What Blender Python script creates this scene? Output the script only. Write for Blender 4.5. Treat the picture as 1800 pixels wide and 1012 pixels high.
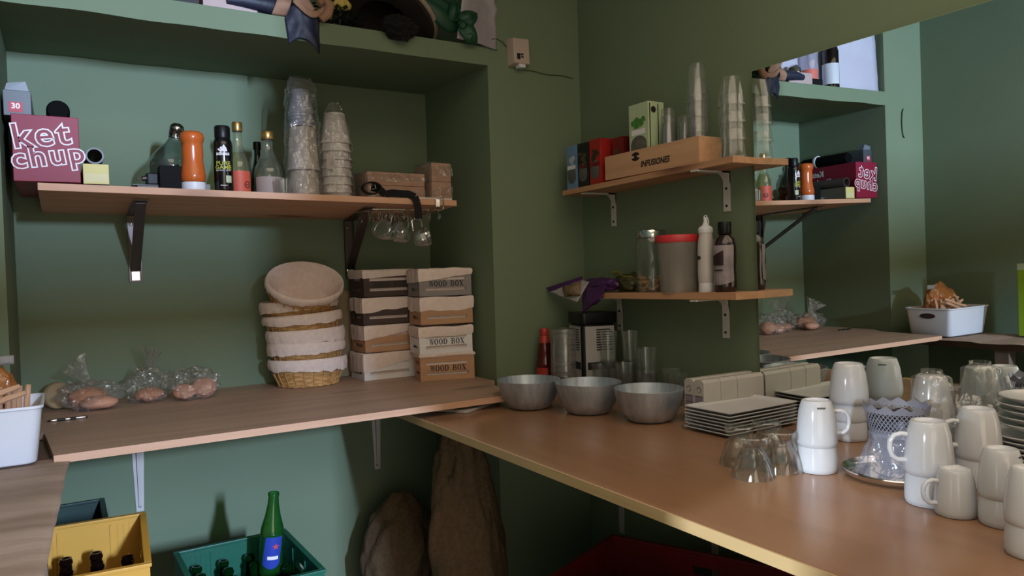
import bpy, bmesh, math, random
from mathutils import Vector, Matrix, noise

S = bpy.context.scene
COL = S.collection
PI = math.pi
for _o in list(bpy.data.objects):
    bpy.data.objects.remove(_o)

# ------------------------------------------------------------------ camera, light, exposure
FPX = 1310.0
YAW, PITCH, ROLL = math.radians(31.166), math.radians(-1.378), math.radians(-1.679)
_f = Vector((math.sin(YAW)*math.cos(PITCH), math.cos(YAW)*math.cos(PITCH), math.sin(PITCH)))
_r = Vector((math.cos(YAW), -math.sin(YAW), 0.0))
_u = _r.cross(_f)
_r2 = _r*math.cos(ROLL) + _u*math.sin(ROLL)
_u2 = -_r*math.sin(ROLL) + _u*math.cos(ROLL)
cam_d = bpy.data.cameras.new('camera')
cam_d.sensor_width = 36.0
cam_d.sensor_fit = 'HORIZONTAL'
cam_d.lens = FPX/1800.0*36.0
cam_d.clip_start = 0.02
cam = bpy.data.objects.new('camera', cam_d)
COL.objects.link(cam)
cam.matrix_world = Matrix(((_r2.x, _u2.x, -_f.x, 0.0), (_r2.y, _u2.y, -_f.y, 0.0), (_r2.z, _u2.z, -_f.z, 1.35), (0, 0, 0, 1)))
S.camera = cam

S.view_settings.view_transform = 'Standard'
S.view_settings.look = 'None'
S.view_settings.gamma = 1.0
S.view_settings.use_curve_mapping = False
S.view_settings.exposure = 0.0

world = bpy.data.worlds.new('World')
S.world = world
world.use_nodes = True
_bg = world.node_tree.nodes['Background']
_bg.inputs['Color'].default_value = (1.0, 0.81, 0.63, 1)
_bg.inputs['Strength'].default_value = 2.25

def area(name, loc, aim, sx, sy, power, col):
    d = bpy.data.lights.new(name, 'AREA')
    d.shape = 'RECTANGLE'
    d.size, d.size_y = sx, sy
    d.energy = power
    d.color = col
    o = bpy.data.objects.new(name, d)
    COL.objects.link(o)
    o.location = loc
    o.rotation_euler = (Vector(aim)-Vector(loc)).to_track_quat('-Z', 'Y').to_euler()
    return o
# daylight reaching in from the room behind, over and under the rail of the doorway
area('daylight_doorway', (0.75, -3.0, 2.1), (0.3, 2.6, 1.3), 0.10, 0.42, 390, (0.57, 0.755, 1.08))
# daylight through the door standing ajar in the left wall
area('daylight_door_gap', (-2.5, 0.12, 1.75), (1.35, 0.85, 0.95), 0.10, 0.25, 190, (0.74, 0.87, 1.0))

# ------------------------------------------------------------------ materials (procedural)
def lin(h):
    h = h.lstrip('#')
    out = []
    for i in (0, 2, 4):
        c = int(h[i:i+2], 16)/255.0
        out.append(c/12.92 if c <= 0.04045 else ((c+0.055)/1.055)**2.4)
    return tuple(out)+(1.0,)

_mats = {}
def new_mat(name):
    m = bpy.data.materials.new(name)
    m.use_nodes = True
    nt = m.node_tree
    for n in list(nt.nodes):
        nt.nodes.remove(n)
    out = nt.nodes.new('ShaderNodeOutputMaterial')
    return m, nt, out

def coords(nt, scale=(1, 1, 1)):
    tc = nt.nodes.new('ShaderNodeTexCoord')
    mp = nt.nodes.new('ShaderNodeMapping')
    mp.inputs['Scale'].default_value = scale
    nt.links.new(tc.outputs['Object'], mp.inputs['Vector'])
    return mp.outputs['Vector']

def mat(name, c1, c2=None, scale=6.0, stretch=(1, 1, 1), rough=0.6, metal=0.0, bump=0.0, bscale=None, detail=4, spec=0.5, trans=0.0, coat=0.0):
    if name in _mats:
        return _mats[name]
    m, nt, out = new_mat(name)
    b = nt.nodes.new('ShaderNodeBsdfPrincipled')
    nt.links.new(b.outputs[0], out.inputs[0])
    a = lin(c1)
    v = coords(nt, stretch)
    n = nt.nodes.new('ShaderNodeTexNoise')
    n.inputs['Scale'].default_value = scale
    n.inputs['Detail'].default_value = detail
    nt.links.new(v, n.inputs['Vector'])
    r = nt.nodes.new('ShaderNodeValToRGB')
    c2l = lin(c2) if c2 else tuple(x*0.88 for x in a[:3])+(1,)
    r.color_ramp.elements[0].position = 0.32
    r.color_ramp.elements[1].position = 0.68
    r.color_ramp.elements[0].color = c2l
    r.color_ramp.elements[1].color = a
    nt.links.new(n.outputs['Fac'], r.inputs['Fac'])
    nt.links.new(r.outputs[0], b.inputs['Base Color'])
    b.inputs['Roughness'].default_value = rough
    b.inputs['Metallic'].default_value = metal
    b.inputs['Specular IOR Level'].default_value = spec
    b.inputs['Transmission Weight'].default_value = trans
    b.inputs['Coat Weight'].default_value = coat
    if bump:
        n2 = nt.nodes.new('ShaderNodeTexNoise')
        n2.inputs['Scale'].default_value = bscale or scale*4
        n2.inputs['Detail'].default_value = 5
        nt.links.new(v, n2.inputs['Vector'])
        bp = nt.nodes.new('ShaderNodeBump')
        bp.inputs['Strength'].default_value = bump
        bp.inputs['Distance'].default_value = 0.01
        nt.links.new(n2.outputs['Fac'], bp.inputs['Height'])
        nt.links.new(bp.outputs[0], b.inputs['Normal'])
    _mats[name] = m
    return m

def wood(name, light, dark, knot, axis='X', rough=0.55, knots=True, gs=1.0):
    if name in _mats:
        return _mats[name]
    m, nt, out = new_mat(name)
    b = nt.nodes.new('ShaderNodeBsdfPrincipled')
    nt.links.new(b.outputs[0], out.inputs[0])
    st = {'X': (0.7, 11, 11), 'Y': (11, 0.7, 11), 'Z': (11, 11, 0.7)}[axis]
    v = coords(nt, tuple(s*gs for s in st))
    n = nt.nodes.new('ShaderNodeTexNoise')
    n.inputs['Scale'].default_value = 2.2
    n.inputs['Detail'].default_value = 6
    n.inputs['Distortion'].default_value = 0.6
    nt.links.new(v, n.inputs['Vector'])
    r = nt.nodes.new('ShaderNodeValToRGB')
    r.color_ramp.elements[0].position = 0.30
    r.color_ramp.elements[1].position = 0.70
    r.color_ramp.elements[0].color = lin(dark)
    r.color_ramp.elements[1].color = lin(light)
    nt.links.new(n.outputs['Fac'], r.inputs['Fac'])
    col = r.outputs[0]
    if knots:
        ks = {'X': (1.6, 5.5, 5.5), 'Y': (5.5, 1.6, 5.5), 'Z': (5.5, 5.5, 1.6)}[axis]
        kv = coords(nt, ks)
        vo = nt.nodes.new('ShaderNodeTexVoronoi')
        vo.inputs['Scale'].default_value = 1.0
        nt.links.new(kv, vo.inputs['Vector'])
        kr = nt.nodes.new('ShaderNodeValToRGB')
        kr.color_ramp.elements[0].position = 0.05
        kr.color_ramp.elements[1].position = 0.21
        kr.color_ramp.elements[0].color = (1, 1, 1, 1)
        kr.color_ramp.elements[1].color = (0, 0, 0, 1)
        nt.links.new(vo.outputs['Distance'], kr.inputs['Fac'])
        mx = nt.nodes.new('ShaderNodeMix')
        mx.data_type = 'RGBA'
        nt.links.new(kr.outputs[0], mx.inputs['Factor'])
        nt.links.new(col, mx.inputs['A'])
        mx.inputs['B'].default_value = lin(knot)
        col = mx.outputs['Result']
    nt.links.new(col, b.inputs['Base Color'])
    b.inputs['Roughness'].default_value = rough
    bp = nt.nodes.new('ShaderNodeBump')
    bp.inputs['Strength'].default_value = 0.12
    bp.inputs['Distance'].default_value = 0.004
    nt.links.new(n.outputs['Fac'], bp.inputs['Height'])
    nt.links.new(bp.outputs[0], b.inputs['Normal'])
    _mats[name] = m
    return m

def clear(name, tint=(0.95, 0.97, 0.96), body=0.06, gloss=0.10, edge=0.5, rough=0.06, bump=0.0, bscale=30.0, bodycol=(0.8, 0.8, 0.8)):
    """thin see-through sheet: glass wall or plastic film"""
    if name in _mats:
        return _mats[name]
    m, nt, out = new_mat(name)
    tr = nt.nodes.new('ShaderNodeBsdfTransparent')
    tr.inputs[0].default_value = tuple(tint)+(1,)
    gl = nt.nodes.new('ShaderNodeBsdfGlossy')
    gl.inputs['Roughness'].default_value = rough
    df = nt.nodes.new('ShaderNodeBsdfDiffuse')
    df.inputs[0].default_value = tuple(bodycol)+(1,)
    lw = nt.nodes.new('ShaderNodeLayerWeight')
    lw.inputs['Blend'].default_value = 0.25
    ma = nt.nodes.new('ShaderNodeMath'); ma.operation = 'MULTIPLY_ADD'
    ma.inputs[1].default_value = edge
    ma.inputs[2].default_value = gloss
    nt.links.new(lw.outputs['Facing'], ma.inputs[0])
    m1 = nt.nodes.new('ShaderNodeMixShader'); m1.inputs[0].default_value = body
    nt.links.new(tr.outputs[0], m1.inputs[1]); nt.links.new(df.outputs[0], m1.inputs[2])
    m2 = nt.nodes.new('ShaderNodeMixShader')
    nt.links.new(ma.outputs[0], m2.inputs[0]); nt.links.new(m1.outputs[0], m2.inputs[1]); nt.links.new(gl.outputs[0], m2.inputs[2])
    nt.links.new(m2.outputs[0], out.inputs[0])
    if bump:
        v = coords(nt)
        n2 = nt.nodes.new('ShaderNodeTexNoise')
        n2.inputs['Scale'].default_value = bscale
        n2.inputs['Detail'].default_value = 3
        nt.links.new(v, n2.inputs['Vector'])
        bp = nt.nodes.new('ShaderNodeBump')
        bp.inputs['Strength'].default_value = bump
        bp.inputs['Distance'].default_value = 0.02
        nt.links.new(n2.outputs['Fac'], bp.inputs['Height'])
        nt.links.new(bp.outputs[0], gl.inputs['Normal'])
    _mats[name] = m
    return m

PAINT = mat('sage_wall_paint', '#728067', '#6d7b62', scale=1.6, rough=0.75, bump=0.10, bscale=14, spec=0.25)
WHITE = mat('white_ceramic', '#cfd2d9', '#cacdd5', rough=0.12, spec=0.6)
PLATEW = mat('warm_white_ceramic', '#c6c6c8', '#c0c0c2', rough=0.18)
PLASTW = mat('white_plastic', '#dcdde2', '#d6d7dc', rough=0.4)
BRKW = mat('white_bracket_paint', '#c9c4c0', '#bcb6b2', rough=0.45)
STEEL = mat('brushed_steel', '#b9babd', '#8f9194', scale=20, stretch=(1, 1, 6), rough=0.3, metal=1.0, bump=0.05)
CHROME = mat('polished_steel', '#d8d8da', '#c8c8ca', rough=0.12, metal=1.0)
DKSTEEL = mat('dark_steel', '#6b5f5a', '#594e4a', rough=0.42, metal=0.7)
PINE = wood('pine_shelf', '#d6a686', '#c08f6e', '#5c3524', 'X')
PINEY = wood('pine_shelf_side', '#bd906c', '#a87c5a', '#5c3524', 'Y')
BOARD = wood('knotty_board', '#b3957f', '#a08470', '#4a3226', 'X', rough=0.5)
BOARDE = wood('sawn_edge', '#d6ab8e', '#c09577', '#8f6248', 'X', knots=False)
LAM = mat('brown_laminate_top', '#967156', '#8e6a50', scale=3, stretch=(6, 1, 1), rough=0.22, bump=0.03, bscale=60)
PLY = wood('plywood_edge', '#c3a577', '#ad8f62', '#8f6248', 'Y', knots=False)
LINER = mat('cotton_liner', '#e4d2c9', '#dac8bf', scale=60, rough=0.95, bump=0.25, bscale=220, spec=0.1)
BLACKP = mat('black_plastic', '#101012', '#0c0c0e', rough=0.4, spec=0.3)
BLACKC = mat('black_cloth', '#0e0d0f', '#080809', rough=0.9)
INK = mat('black_ink', '#171516', '#121111', rough=0.7)
GLASS = clear('thin_clear_glass', (0.94, 0.96, 0.95), 0.03, 0.05, 0.55, 0.04)
CUPCLEAR = clear('clear_plastic_cup', (0.93, 0.94, 0.93), 0.055, 0.045, 0.35, 0.12, bodycol=(0.75, 0.75, 0.75))
FILM = clear('crinkled_film', (0.97, 0.97, 0.97), 0.055, 0.085, 0.45, 0.11, bump=1.0, bscale=24, bodycol=(0.8, 0.76, 0.74))
FROST = mat('frosted_cup_plastic', '#c3bab4', '#b9b0aa', rough=0.35, trans=0.0)
PAPERCUP = mat('paper_cup_white', '#cfc8c4', '#c6bfbb', rough=0.6)
KRAFT = mat('kraft_paper', '#b08d78', '#a17f6b', scale=30, rough=0.85, bump=0.15)
GOLD = mat('gold_cap', '#c9a366', '#b38f57', rough=0.3, metal=0.85)
BREAD = mat('bread_crust', '#c98e68', '#b2754f', scale=14, rough=0.8, bump=0.2)
RUSK = mat('pale_breadstick', '#c99f7e', '#b98c69', scale=20, rough=0.85, bump=0.2)
GRNGLASS = mat('green_bottle_glass', '#0c4a1c', '#0a3f18', rough=0.08, trans=0.75)
BRNGLASS = mat('dark_brown_glass', '#160c09', '#100806', rough=0.08, spec=0.7)

# ------------------------------------------------------------------ mesh building
class MB:
    def __init__(s):
        s.v = []; s.f = []
    def raw(s, vs, fs):
        o = len(s.v)
        s.v += [tuple(p) for p in vs]
        s.f += [tuple(i+o for i in q) for q in fs]
        return s
    def hexa(s, p):
        return s.raw(p, [(0, 3, 2, 1), (4, 5, 6, 7), (0, 1, 5, 4), (1, 2, 6, 5), (2, 3, 7, 6), (3, 0, 4, 7)])
    def box(s, a, b):
        x0, y0, z0 = a; x1, y1, z1 = b
        return s.hexa([(x0, y0, z0), (x1, y0, z0), (x1, y1, z0), (x0, y1, z0), (x0, y0, z1), (x1, y0, z1), (x1, y1, z1), (x0, y1, z1)])
    def cbox(s, c, d, m=None):
        hx, hy, hz = d[0]/2, d[1]/2, d[2]/2
        p = [Vector((x*hx, y*hy, z*hz)) for z in (-1, 1) for x, y in ((-1, -1), (1, -1), (1, 1), (-1, 1))]
        if m is not None:
            p = [m @ q for q in p]
        return s.hexa([q+Vector(c) for q in p])
    def bar(s, a, b, w, h, up=(0, 0, 1)):
        a = Vector(a); b = Vector(b)
        d = (b-a).normalized()
        sd = d.cross(Vector(up)); sd.normalize()
        u = sd.cross(d)
        ps = []
        for e in (a, b):
            ps.append([e+sd*(i*w/2)+u*(j*h/2) for i, j in ((-1, -1), (1, -1), (1, 1), (-1, 1))])
        return s.hexa(ps[0]+ps[1])
    def lathe(s, prof, seg=32, c=(0, 0, 0), sx=1.0, sy=1.0, fn=None):
        """prof: (r, z) from bottom to top; r=0 closes"""
        o = []
        base = len(s.v)
        for i, (r, z) in enumerate(prof):
            if r <= 1e-6:
                s.v.append((c[0], c[1], c[2]+z)); o.append([len(s.v)-1]*seg)
            else:
                row = []
                for k in range(seg):
                    t = 2*PI*k/seg
                    rr, zz = (r, z) if fn is None else fn(r, z, t, i)
                    s.v.append((c[0]+rr*math.cos(t)*sx, c[1]+rr*math.sin(t)*sy, c[2]+zz)); row.append(len(s.v)-1)
                o.append(row)
        for i in range(len(o)-1):
            for k in range(seg):
                q = [o[i][k], o[i][(k+1) % seg], o[i+1][(k+1) % seg], o[i+1][k]]
                u = []
                for w in q:
                    if w not in u:
                        u.append(w)
                if len(u) > 2:
                    s.f.append(tuple(u))
        return s
    def tube(s, pts, r, seg=8, closed=False):
        P = [Vector(p) for p in pts]
        n = len(P)
        rr = r if isinstance(r, (list, tuple)) else [r]*n
        rings = []
        up = Vector((0.13, 0.21, 0.97))
        for i in range(n):
            if closed:
                d = P[(i+1) % n]-P[i-1]
            else:
                d = P[min(i+1, n-1)]-P[max(i-1, 0)]
            d.normalize()
            a = up-d*up.dot(d)
            if a.length < 1e-4:
                a = d.orthogonal()
            a.normalize(); up = a
            b = d.cross(a)
            rings.append([P[i]+(a*math.cos(2*PI*k/seg)+b*math.sin(2*PI*k/seg))*rr[i] for k in range(seg)])
        o = len(s.v)
        for R in rings:
            s.v += [tuple(q) for q in R]
        m = n if closed else n-1
        for i in range(m):
            j = (i+1) % n
            for k in range(seg):
                s.f.append((o+i*seg+k, o+i*seg+(k+1) % seg, o+j*seg+(k+1) % seg, o+j*seg+k))
        if not closed:
            s.f.append(tuple(o+k for k in range(seg))[::-1])
            s.f.append(tuple(o+(n-1)*seg+k for k in range(seg)))
        return s
    def grid(s, fn, nu, nv, cu=False):
        o = len(s.v)
        for j in range(nv+1):
            for i in range(nu if cu else nu+1):
                s.v.append(tuple(fn(i/nu, j/nv)))
        w = nu if cu else nu+1
        for j in range(nv):
            for i in range(nu):
                a, b = i, (i+1) % w
                s.f.append((o+j*w+a, o+j*w+b, o+(j+1)*w+b, o+(j+1)*w+a))
        return s
    def blob(s, c, r, seed=0, amp=0.15, freq=3.0, sub=4, flat=None, fn=None):
        bm = bmesh.new()
        bmesh.ops.create_icosphere(bm, subdivisions=sub, radius=1.0)
        o = len(s.v)
        off = Vector((seed*3.7, seed*1.3, seed*7.1))
        for v in bm.verts:
            p = v.co.copy()
            k = 1+amp*noise.fractal(p*freq+off, 0.6, 2.0, 3)
            q = Vector((p.x*r[0]*k, p.y*r[1]*k, p.z*r[2]*k))
            if fn:
                q = fn(q, p)
            if flat is not None and q.z < flat:
                q.z = flat+(q.z-flat)*0.04
            s.v.append(tuple(q+Vector(c)))
        bm.verts.index_update()
        s.f += [tuple(w.index+o for w in f.verts) for f in bm.faces]
        bm.free()
        return s
    def prism(s, pts, z0, z1):
        n = len(pts)
        vs = [(x, y, z0) for x, y in pts]+[(x, y, z1) for x, y in pts]
        fs = [tuple(range(n))[::-1], tuple(range(n, 2*n))]+[(i, (i+1) % n, (i+1) % n+n, i+n) for i in range(n)]
        return s.raw(vs, fs)
    def xf(s, m, start=0):
        for i in range(start, len(s.v)):
            s.v[i] = tuple(m @ Vector(s.v[i]))
        return s
    def build(s, name, material, parent=None, smooth=40, bevel=0.0, label=None, solid=0.0, bseg=2):
        me = bpy.data.meshes.new(name)
        bm = bmesh.new()
        vs = [bm.verts.new(p) for p in s.v]
        for f in s.f:
            try:
                bm.faces.new([vs[i] for i in f])
            except ValueError:
                pass
        bmesh.ops.recalc_face_normals(bm, faces=bm.faces)
        if bevel:
            ed = [e for e in bm.edges if len(e.link_faces) == 2 and e.calc_face_angle(0) > 0.6]
            bmesh.ops.bevel(bm, geom=ed, offset=bevel, segments=bseg, profile=0.6, affect='EDGES', clamp_overlap=True)
        if smooth:
            for f in bm.faces:
                f.smooth = True
            for e in bm.edges:
                if len(e.link_faces) == 2 and e.calc_face_angle(0) > math.radians(smooth):
                    e.smooth = False
        bm.to_mesh(me); bm.free()
        me.materials.append(material)
        o = bpy.data.objects.new(name, me)
        COL.objects.link(o)
        if parent is not None:
            o.parent = parent
        if label:
            o['label'] = label
        if solid:
            md = o.modifiers.new('thickness', 'SOLIDIFY')
            md.thickness = solid; md.offset = -1
        return o

def tag(o, label, cat, group=None, kind=None):
    o['label'] = label; o['category'] = cat
    if group: o['group'] = group
    if kind: o['kind'] = kind
    return o
def thing(name, label, cat, loc=(0, 0, 0), rz=0.0, group=None, rot=None):
    o = bpy.data.objects.new(name, None)
    o.empty_display_size = 0.02
    COL.objects.link(o)
    o.location = loc
    o.rotation_euler = rot if rot else (0, 0, rz)
    return tag(o, label, cat, group)
def at(o, loc, rz=0.0, rot=None):
    o.location = loc
    o.rotation_euler = rot if rot else (0, 0, rz)
    return o
def dup(src, loc, rz=0.0, label=None, group=None, rot=None):
    r = src.copy(); COL.objects.link(r)
    r.location = loc; r.rotation_euler = rot if rot else (0, 0, rz)
    if label: r['label'] = label
    if group: r['group'] = group
    for ch in list(src.children):
        c = ch.copy(); COL.objects.link(c); c.parent = r
        for g in ch.children:
            d = g.copy(); COL.objects.link(d); d.parent = c
    return r
def struct(o):
    o['kind'] = 'structure'
    return o

def text(name, s, size, material, parent, m, bold=0.0, shear=0.0, sx=1.0, depth=0.0004, space=1.0, label=None, align='CENTER'):
    """flat lettering; m places the local XY text plane"""
    cu = bpy.data.curves.new(name, 'FONT')
    cu.body = s; cu.size = size; cu.offset = bold; cu.shear = shear; cu.extrude = depth
    cu.space_character = space
    cu.align_x = align; cu.align_y = 'CENTER'
    cu.resolution_u = 3
    t = bpy.data.objects.new(name+'_curve', cu)
    COL.objects.link(t)
    dg = bpy.context.evaluated_depsgraph_get()
    me = bpy.data.meshes.new_from_object(t.evaluated_get(dg))
    me.name = name
    bpy.data.objects.remove(t)
    bpy.data.curves.remove(cu)
    me.transform(m @ Matrix.Diagonal((sx, 1, 1, 1)))
    me.materials.clear(); me.materials.append(material)
    o = bpy.data.objects.new(name, me)
    COL.objects.link(o)
    o.parent = parent
    if label: o['label'] = label
    return o
def plane_m(origin, xdir, ydir):
    x = Vector(xdir).normalized(); y = Vector(ydir).normalized(); z = x.cross(y)
    return Matrix(((x.x, y.x, z.x, origin[0]), (x.y, y.y, z.y, origin[1]), (x.z, y.z, z.z, origin[2]), (0, 0, 0, 1)))
FRONT = lambda x, y, z: plane_m((x, y, z), (1, 0, 0), (0, 0, 1))       # faces -Y
LEFTF = lambda x, y, z: plane_m((x, y, z), (0, -1, 0), (0, 0, 1))      # faces -X
RIGHTF = lambda x, y, z: plane_m((x, y, z), (0, 1, 0), (0, 0, 1))      # faces +X
ORD = ['', 'lowest', 'second from the bottom', 'third from the bottom', 'fourth from the bottom', 'fifth from the bottom', 'sixth from the bottom', 'seventh from the bottom', 'eighth from the bottom', 'ninth from the bottom', 'tenth from the bottom']
def ordn(k, n):
    return 'topmost' if k == n and n > 1 else ORD[k]

# ------------------------------------------------------------------ the room
CT, LT, BT = 0.90, 0.94, 0.92       # tops: right worktop, left counter, side board
def wx(y): return 1.775+(y-1.53)*0.0282
struct(MB().box((-2.2, -2.2, -0.05), (2.6, 3.2, 0.0)).build('floor', mat('grey_floor_tiles', '#5d5853', '#524d48', scale=5, rough=0.5), smooth=0))
struct(MB().box((-2.2, 1.15, 2.75), (2.6, 3.2, 2.82)).build('ceiling', mat('ceiling_paint', '#b9b7ab', rough=0.8), smooth=0))
w = MB()
w.box((1.38, 2.41, 0), (1.95, 3.05, 2.75))            # pier right of the recess
w.box((-0.55, 2.41, 0), (-0.125, 3.05, 2.75))         # pier left of the recess
w.box((-0.14, 2.962, 0), (1.39, 3.05, 2.75))          # back of the recess
struct(w.build('wall_back', PAINT, smooth=0))
lm = MB()
N = 40
random.seed(4)
for i in range(N):                                    # slightly uneven hand-plastered ledge
    xa, xb = -0.128+1.51*i/N, -0.128+1.51*(i+1)/N
    za = 2.108+0.004*noise.noise((xa*6, 0, 0)); zb = 2.108+0.004*noise.noise((xb*6, 0, 0))
    lm.hexa([(xa, 2.408, za), (xb, 2.408, zb), (xb, 2.965, zb+0.012), (xa, 2.965, za+0.012), (xa, 2.408, 2.176), (xb, 2.408, 2.176), (xb, 2.965, 2.176), (xa, 2.965, 2.176)])
struct(lm.build('trim_1', PAINT, smooth=0))
rw = MB().hexa([(wx(-0.85), -0.85, 0), (1.95, -0.85, 0), (1.95, 2.6, 0), (wx(2.6), 2.6, 0), (wx(-0.85), -0.85, 2.75), (1.95, -0.85, 2.75), (1.95, 2.6, 2.75), (wx(2.6), 2.6, 2.75)])
struct(rw.build('wall_right', PAINT, smooth=0))
lw = MB()
lw.box((-0.55, 0.645, 0), (-0.43, 2.45, 2.75))
lw.box((-0.55, -0.85, 0), (-0.43, 0.455, 2.75))
lw.box((-0.55, 0.45, 1.385), (-0.43, 0.65, 2.75))
struct(lw.build('wall_left', PAINT, smooth=0))
fw = MB()
fw.box((0.84, -0.80, 0), (1.80, -0.70, 2.75))
fw.box((0.72, -0.80, 1.63), (0.84, -0.70, 2.75))
fw.box((-0.55, -0.80, 2.42), (0.74, -0.70, 2.75))
struct(fw.build('wall_front', PAINT, smooth=0))
struct(MB().box((-0.45, -0.78, 1.635), (0.76, -0.72, 1.895)).build('trim_2', mat('door_rail_paint', '#8b7d6c', rough=0.5), smooth=0))

# ------------------------------------------------------------------ mirror
def mx_(y, z): return 1.7617+(y-1.53)*0.0282-(z-1.35)*0.00993
mm, mnt, mout = new_mat('silvered_mirror')
mg = mnt.nodes.new('ShaderNodeBsdfGlossy'); mg.inputs['Roughness'].default_value = 0.0
mg.inputs['Color'].default_value = (0.86, 0.90, 0.87, 1)
mnt.links.new(mg.outputs[0], mout.inputs[0])
MY0, MY1, MZ0, MZ1 = 0.30, 1.510, 0.9006, 1.913
def mq(y, z, d): return (mx_(y, z)+d, y, z)
def mtop(y): return MZ1-0.018*(MY1-y)
mir = thing('wall_mirror', 'large frameless mirror leaning on the green wall above the brown worktop', 'mirror', (0, 0, 0))
bk = MB().hexa([mq(MY0, MZ0, 0), mq(MY0, MZ0, .005), mq(MY1, MZ0, .005), mq(MY1, MZ0, 0), mq(MY0, mtop(MY0), 0), mq(MY0, mtop(MY0), .005), mq(MY1, mtop(MY1), .005), mq(MY1, mtop(MY1), 0)])
bk.build('backing_glass', mat('glass_edge', '#7f8f6a', '#6f8060', rough=0.3), mir, smooth=0)
MB().raw([mq(MY0+.002, MZ0+.002, -.0006), mq(MY1-.002, MZ0+.002, -.0006), mq(MY1-.002, mtop(MY1)-.002, -.0006), mq(MY0+.002, mtop(MY0)-.002, -.0006)], [(0, 1, 2, 3)]).build('reflecting_face', mm, mir, smooth=0)

# ------------------------------------------------------------------ bracket builders
def flat_bracket(name, parent, corner, arm, drop, wdt, mtl, screw=True):
    """white stamped shelf bracket on the right wall: arm along -X, leg down the wall, gusset in the corner"""
    x, y, z = corner
    m = MB()
    m.box((x-0.004, y-wdt/2, z-drop), (x, y+wdt/2, z))
    m.box((x-arm, y-wdt/2, z-0.005), (x, y+wdt/2, z))
    g = []
    for k in range(9):
        t = k/8*PI/2
        g.append((x-0.034+0.034*math.sin(t)-0.002, z-0.036+0.034*math.cos(t)-0.002))
    pts = [(x, z), (x-0.036, z)]+g+[(x, z-0.036)]
    n = len(pts)
    vs = [(p[0], y-wdt*0.5, p[1]) for p in pts]+[(p[0], y+wdt*0.5, p[1]) for p in pts]
    m.raw(vs, [tuple(range(n)), tuple(range(n, 2*n))[::-1]]+[(i, i+n, (i+1) % n+n, (i+1) % n) for i in range(n)])
    b = m.build(name, mtl, parent, smooth=30)
    if screw:
        for zz in (z-drop*0.42, z-drop*0.86):
            MB().lathe([(0, 0), (0.0045, 0), (0.004, 0.002), (0, 0.0025)], 10).xf(Matrix.Translation((x-0.004, y, zz)) @ Matrix.Rotation(-PI/2, 4, 'Y')).build('screw', INK, b)
    return b
def tapered_bracket(parent, x, y, ztop, drop, arm):
    """white pressed-steel bracket under the left counter: leg tapers down the wall, arm runs forward"""
    m = MB()
    a, b = 0.025, 0.012
    def slab(y0, y1, k):
        return [(x-a*k, y0, ztop), (x+a*k, y0, ztop), (x+a*k, y1, ztop), (x-a*k, y1, ztop)]
    m.hexa([(x-b, y-.004, ztop-drop), (x+b, y-.004, ztop-drop), (x+b, y, ztop-drop), (x-b, y, ztop-drop)]+slab(y-.004, y, 1))
    m.hexa([(x-.004, y-.014, ztop-drop+.02), (x+.004, y-.014, ztop-drop+.02), (x+.004, y-.002, ztop-drop+.02), (x-.004, y-.002, ztop-drop+.02), (x-.008, y-.03, ztop), (x+.008, y-.03, ztop), (x+.008, y-.002, ztop), (x-.008, y-.002, ztop)])
    m.hexa([(x-b, y-arm, ztop-.004), (x+b, y-arm, ztop-.004), (x+a, y, ztop-.004), (x-a, y, ztop-.004), (x-b, y-arm, ztop), (x+b, y-arm, ztop), (x+a, y, ztop), (x-a, y, ztop)])
    m.hexa([(x-.004, y-arm+.02, ztop-.016), (x+.004, y-arm+.02, ztop-.016), (x+.006, y, ztop-.03), (x-.006, y, ztop-.03), (x-.004, y-arm+.02, ztop-.003), (x+.004, y-arm+.02, ztop-.003), (x+.006, y, ztop-.003), (x-.006, y, ztop-.003)])
    o = m.build('bracket', BRKW, parent, smooth=30)
    MB().lathe([(0, 0), (0.006, 0), (0.005, 0.003), (0, 0.0035)], 12).xf(Matrix.Translation((x, y-.004, ztop-drop+.02)) @ Matrix.Rotation(PI/2, 4, 'X')).build('screw', DKSTEEL, o)

# ------------------------------------------------------------------ left counter board
cb = thing('wooden_counter', 'knotty wooden counter board spanning the wall recess under the baskets', 'counter')
th = 0.020
top = [(-0.030, 2.085), (1.272, 2.105), (1.335, 2.40), (1.372, 2.412), (1.374, 2.958), (-0.118, 2.958), (-0.118, 2.50), (-0.055, 2.42)]
MB().prism(top, LT-th, LT).build('tabletop', BOARD, cb, smooth=0, bevel=0.0015)
MB().hexa([(-0.030, 2.0815, LT-th), (1.272, 2.1015, LT-th), (1.272, 2.105, LT-th), (-0.030, 2.085, LT-th), (-0.030, 2.0815, LT), (1.272, 2.1015, LT), (1.272, 2.105, LT), (-0.030, 2.085, LT)]).build('front_edge', BOARDE, cb, smooth=0, label='pale sawn front edge of the board')
tapered_bracket(cb, 0.212, 2.960, LT-th-.001, 0.39, 0.45)
tapered_bracket(cb, 1.105, 2.960, LT-th-.001, 0.385, 0.45)

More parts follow.
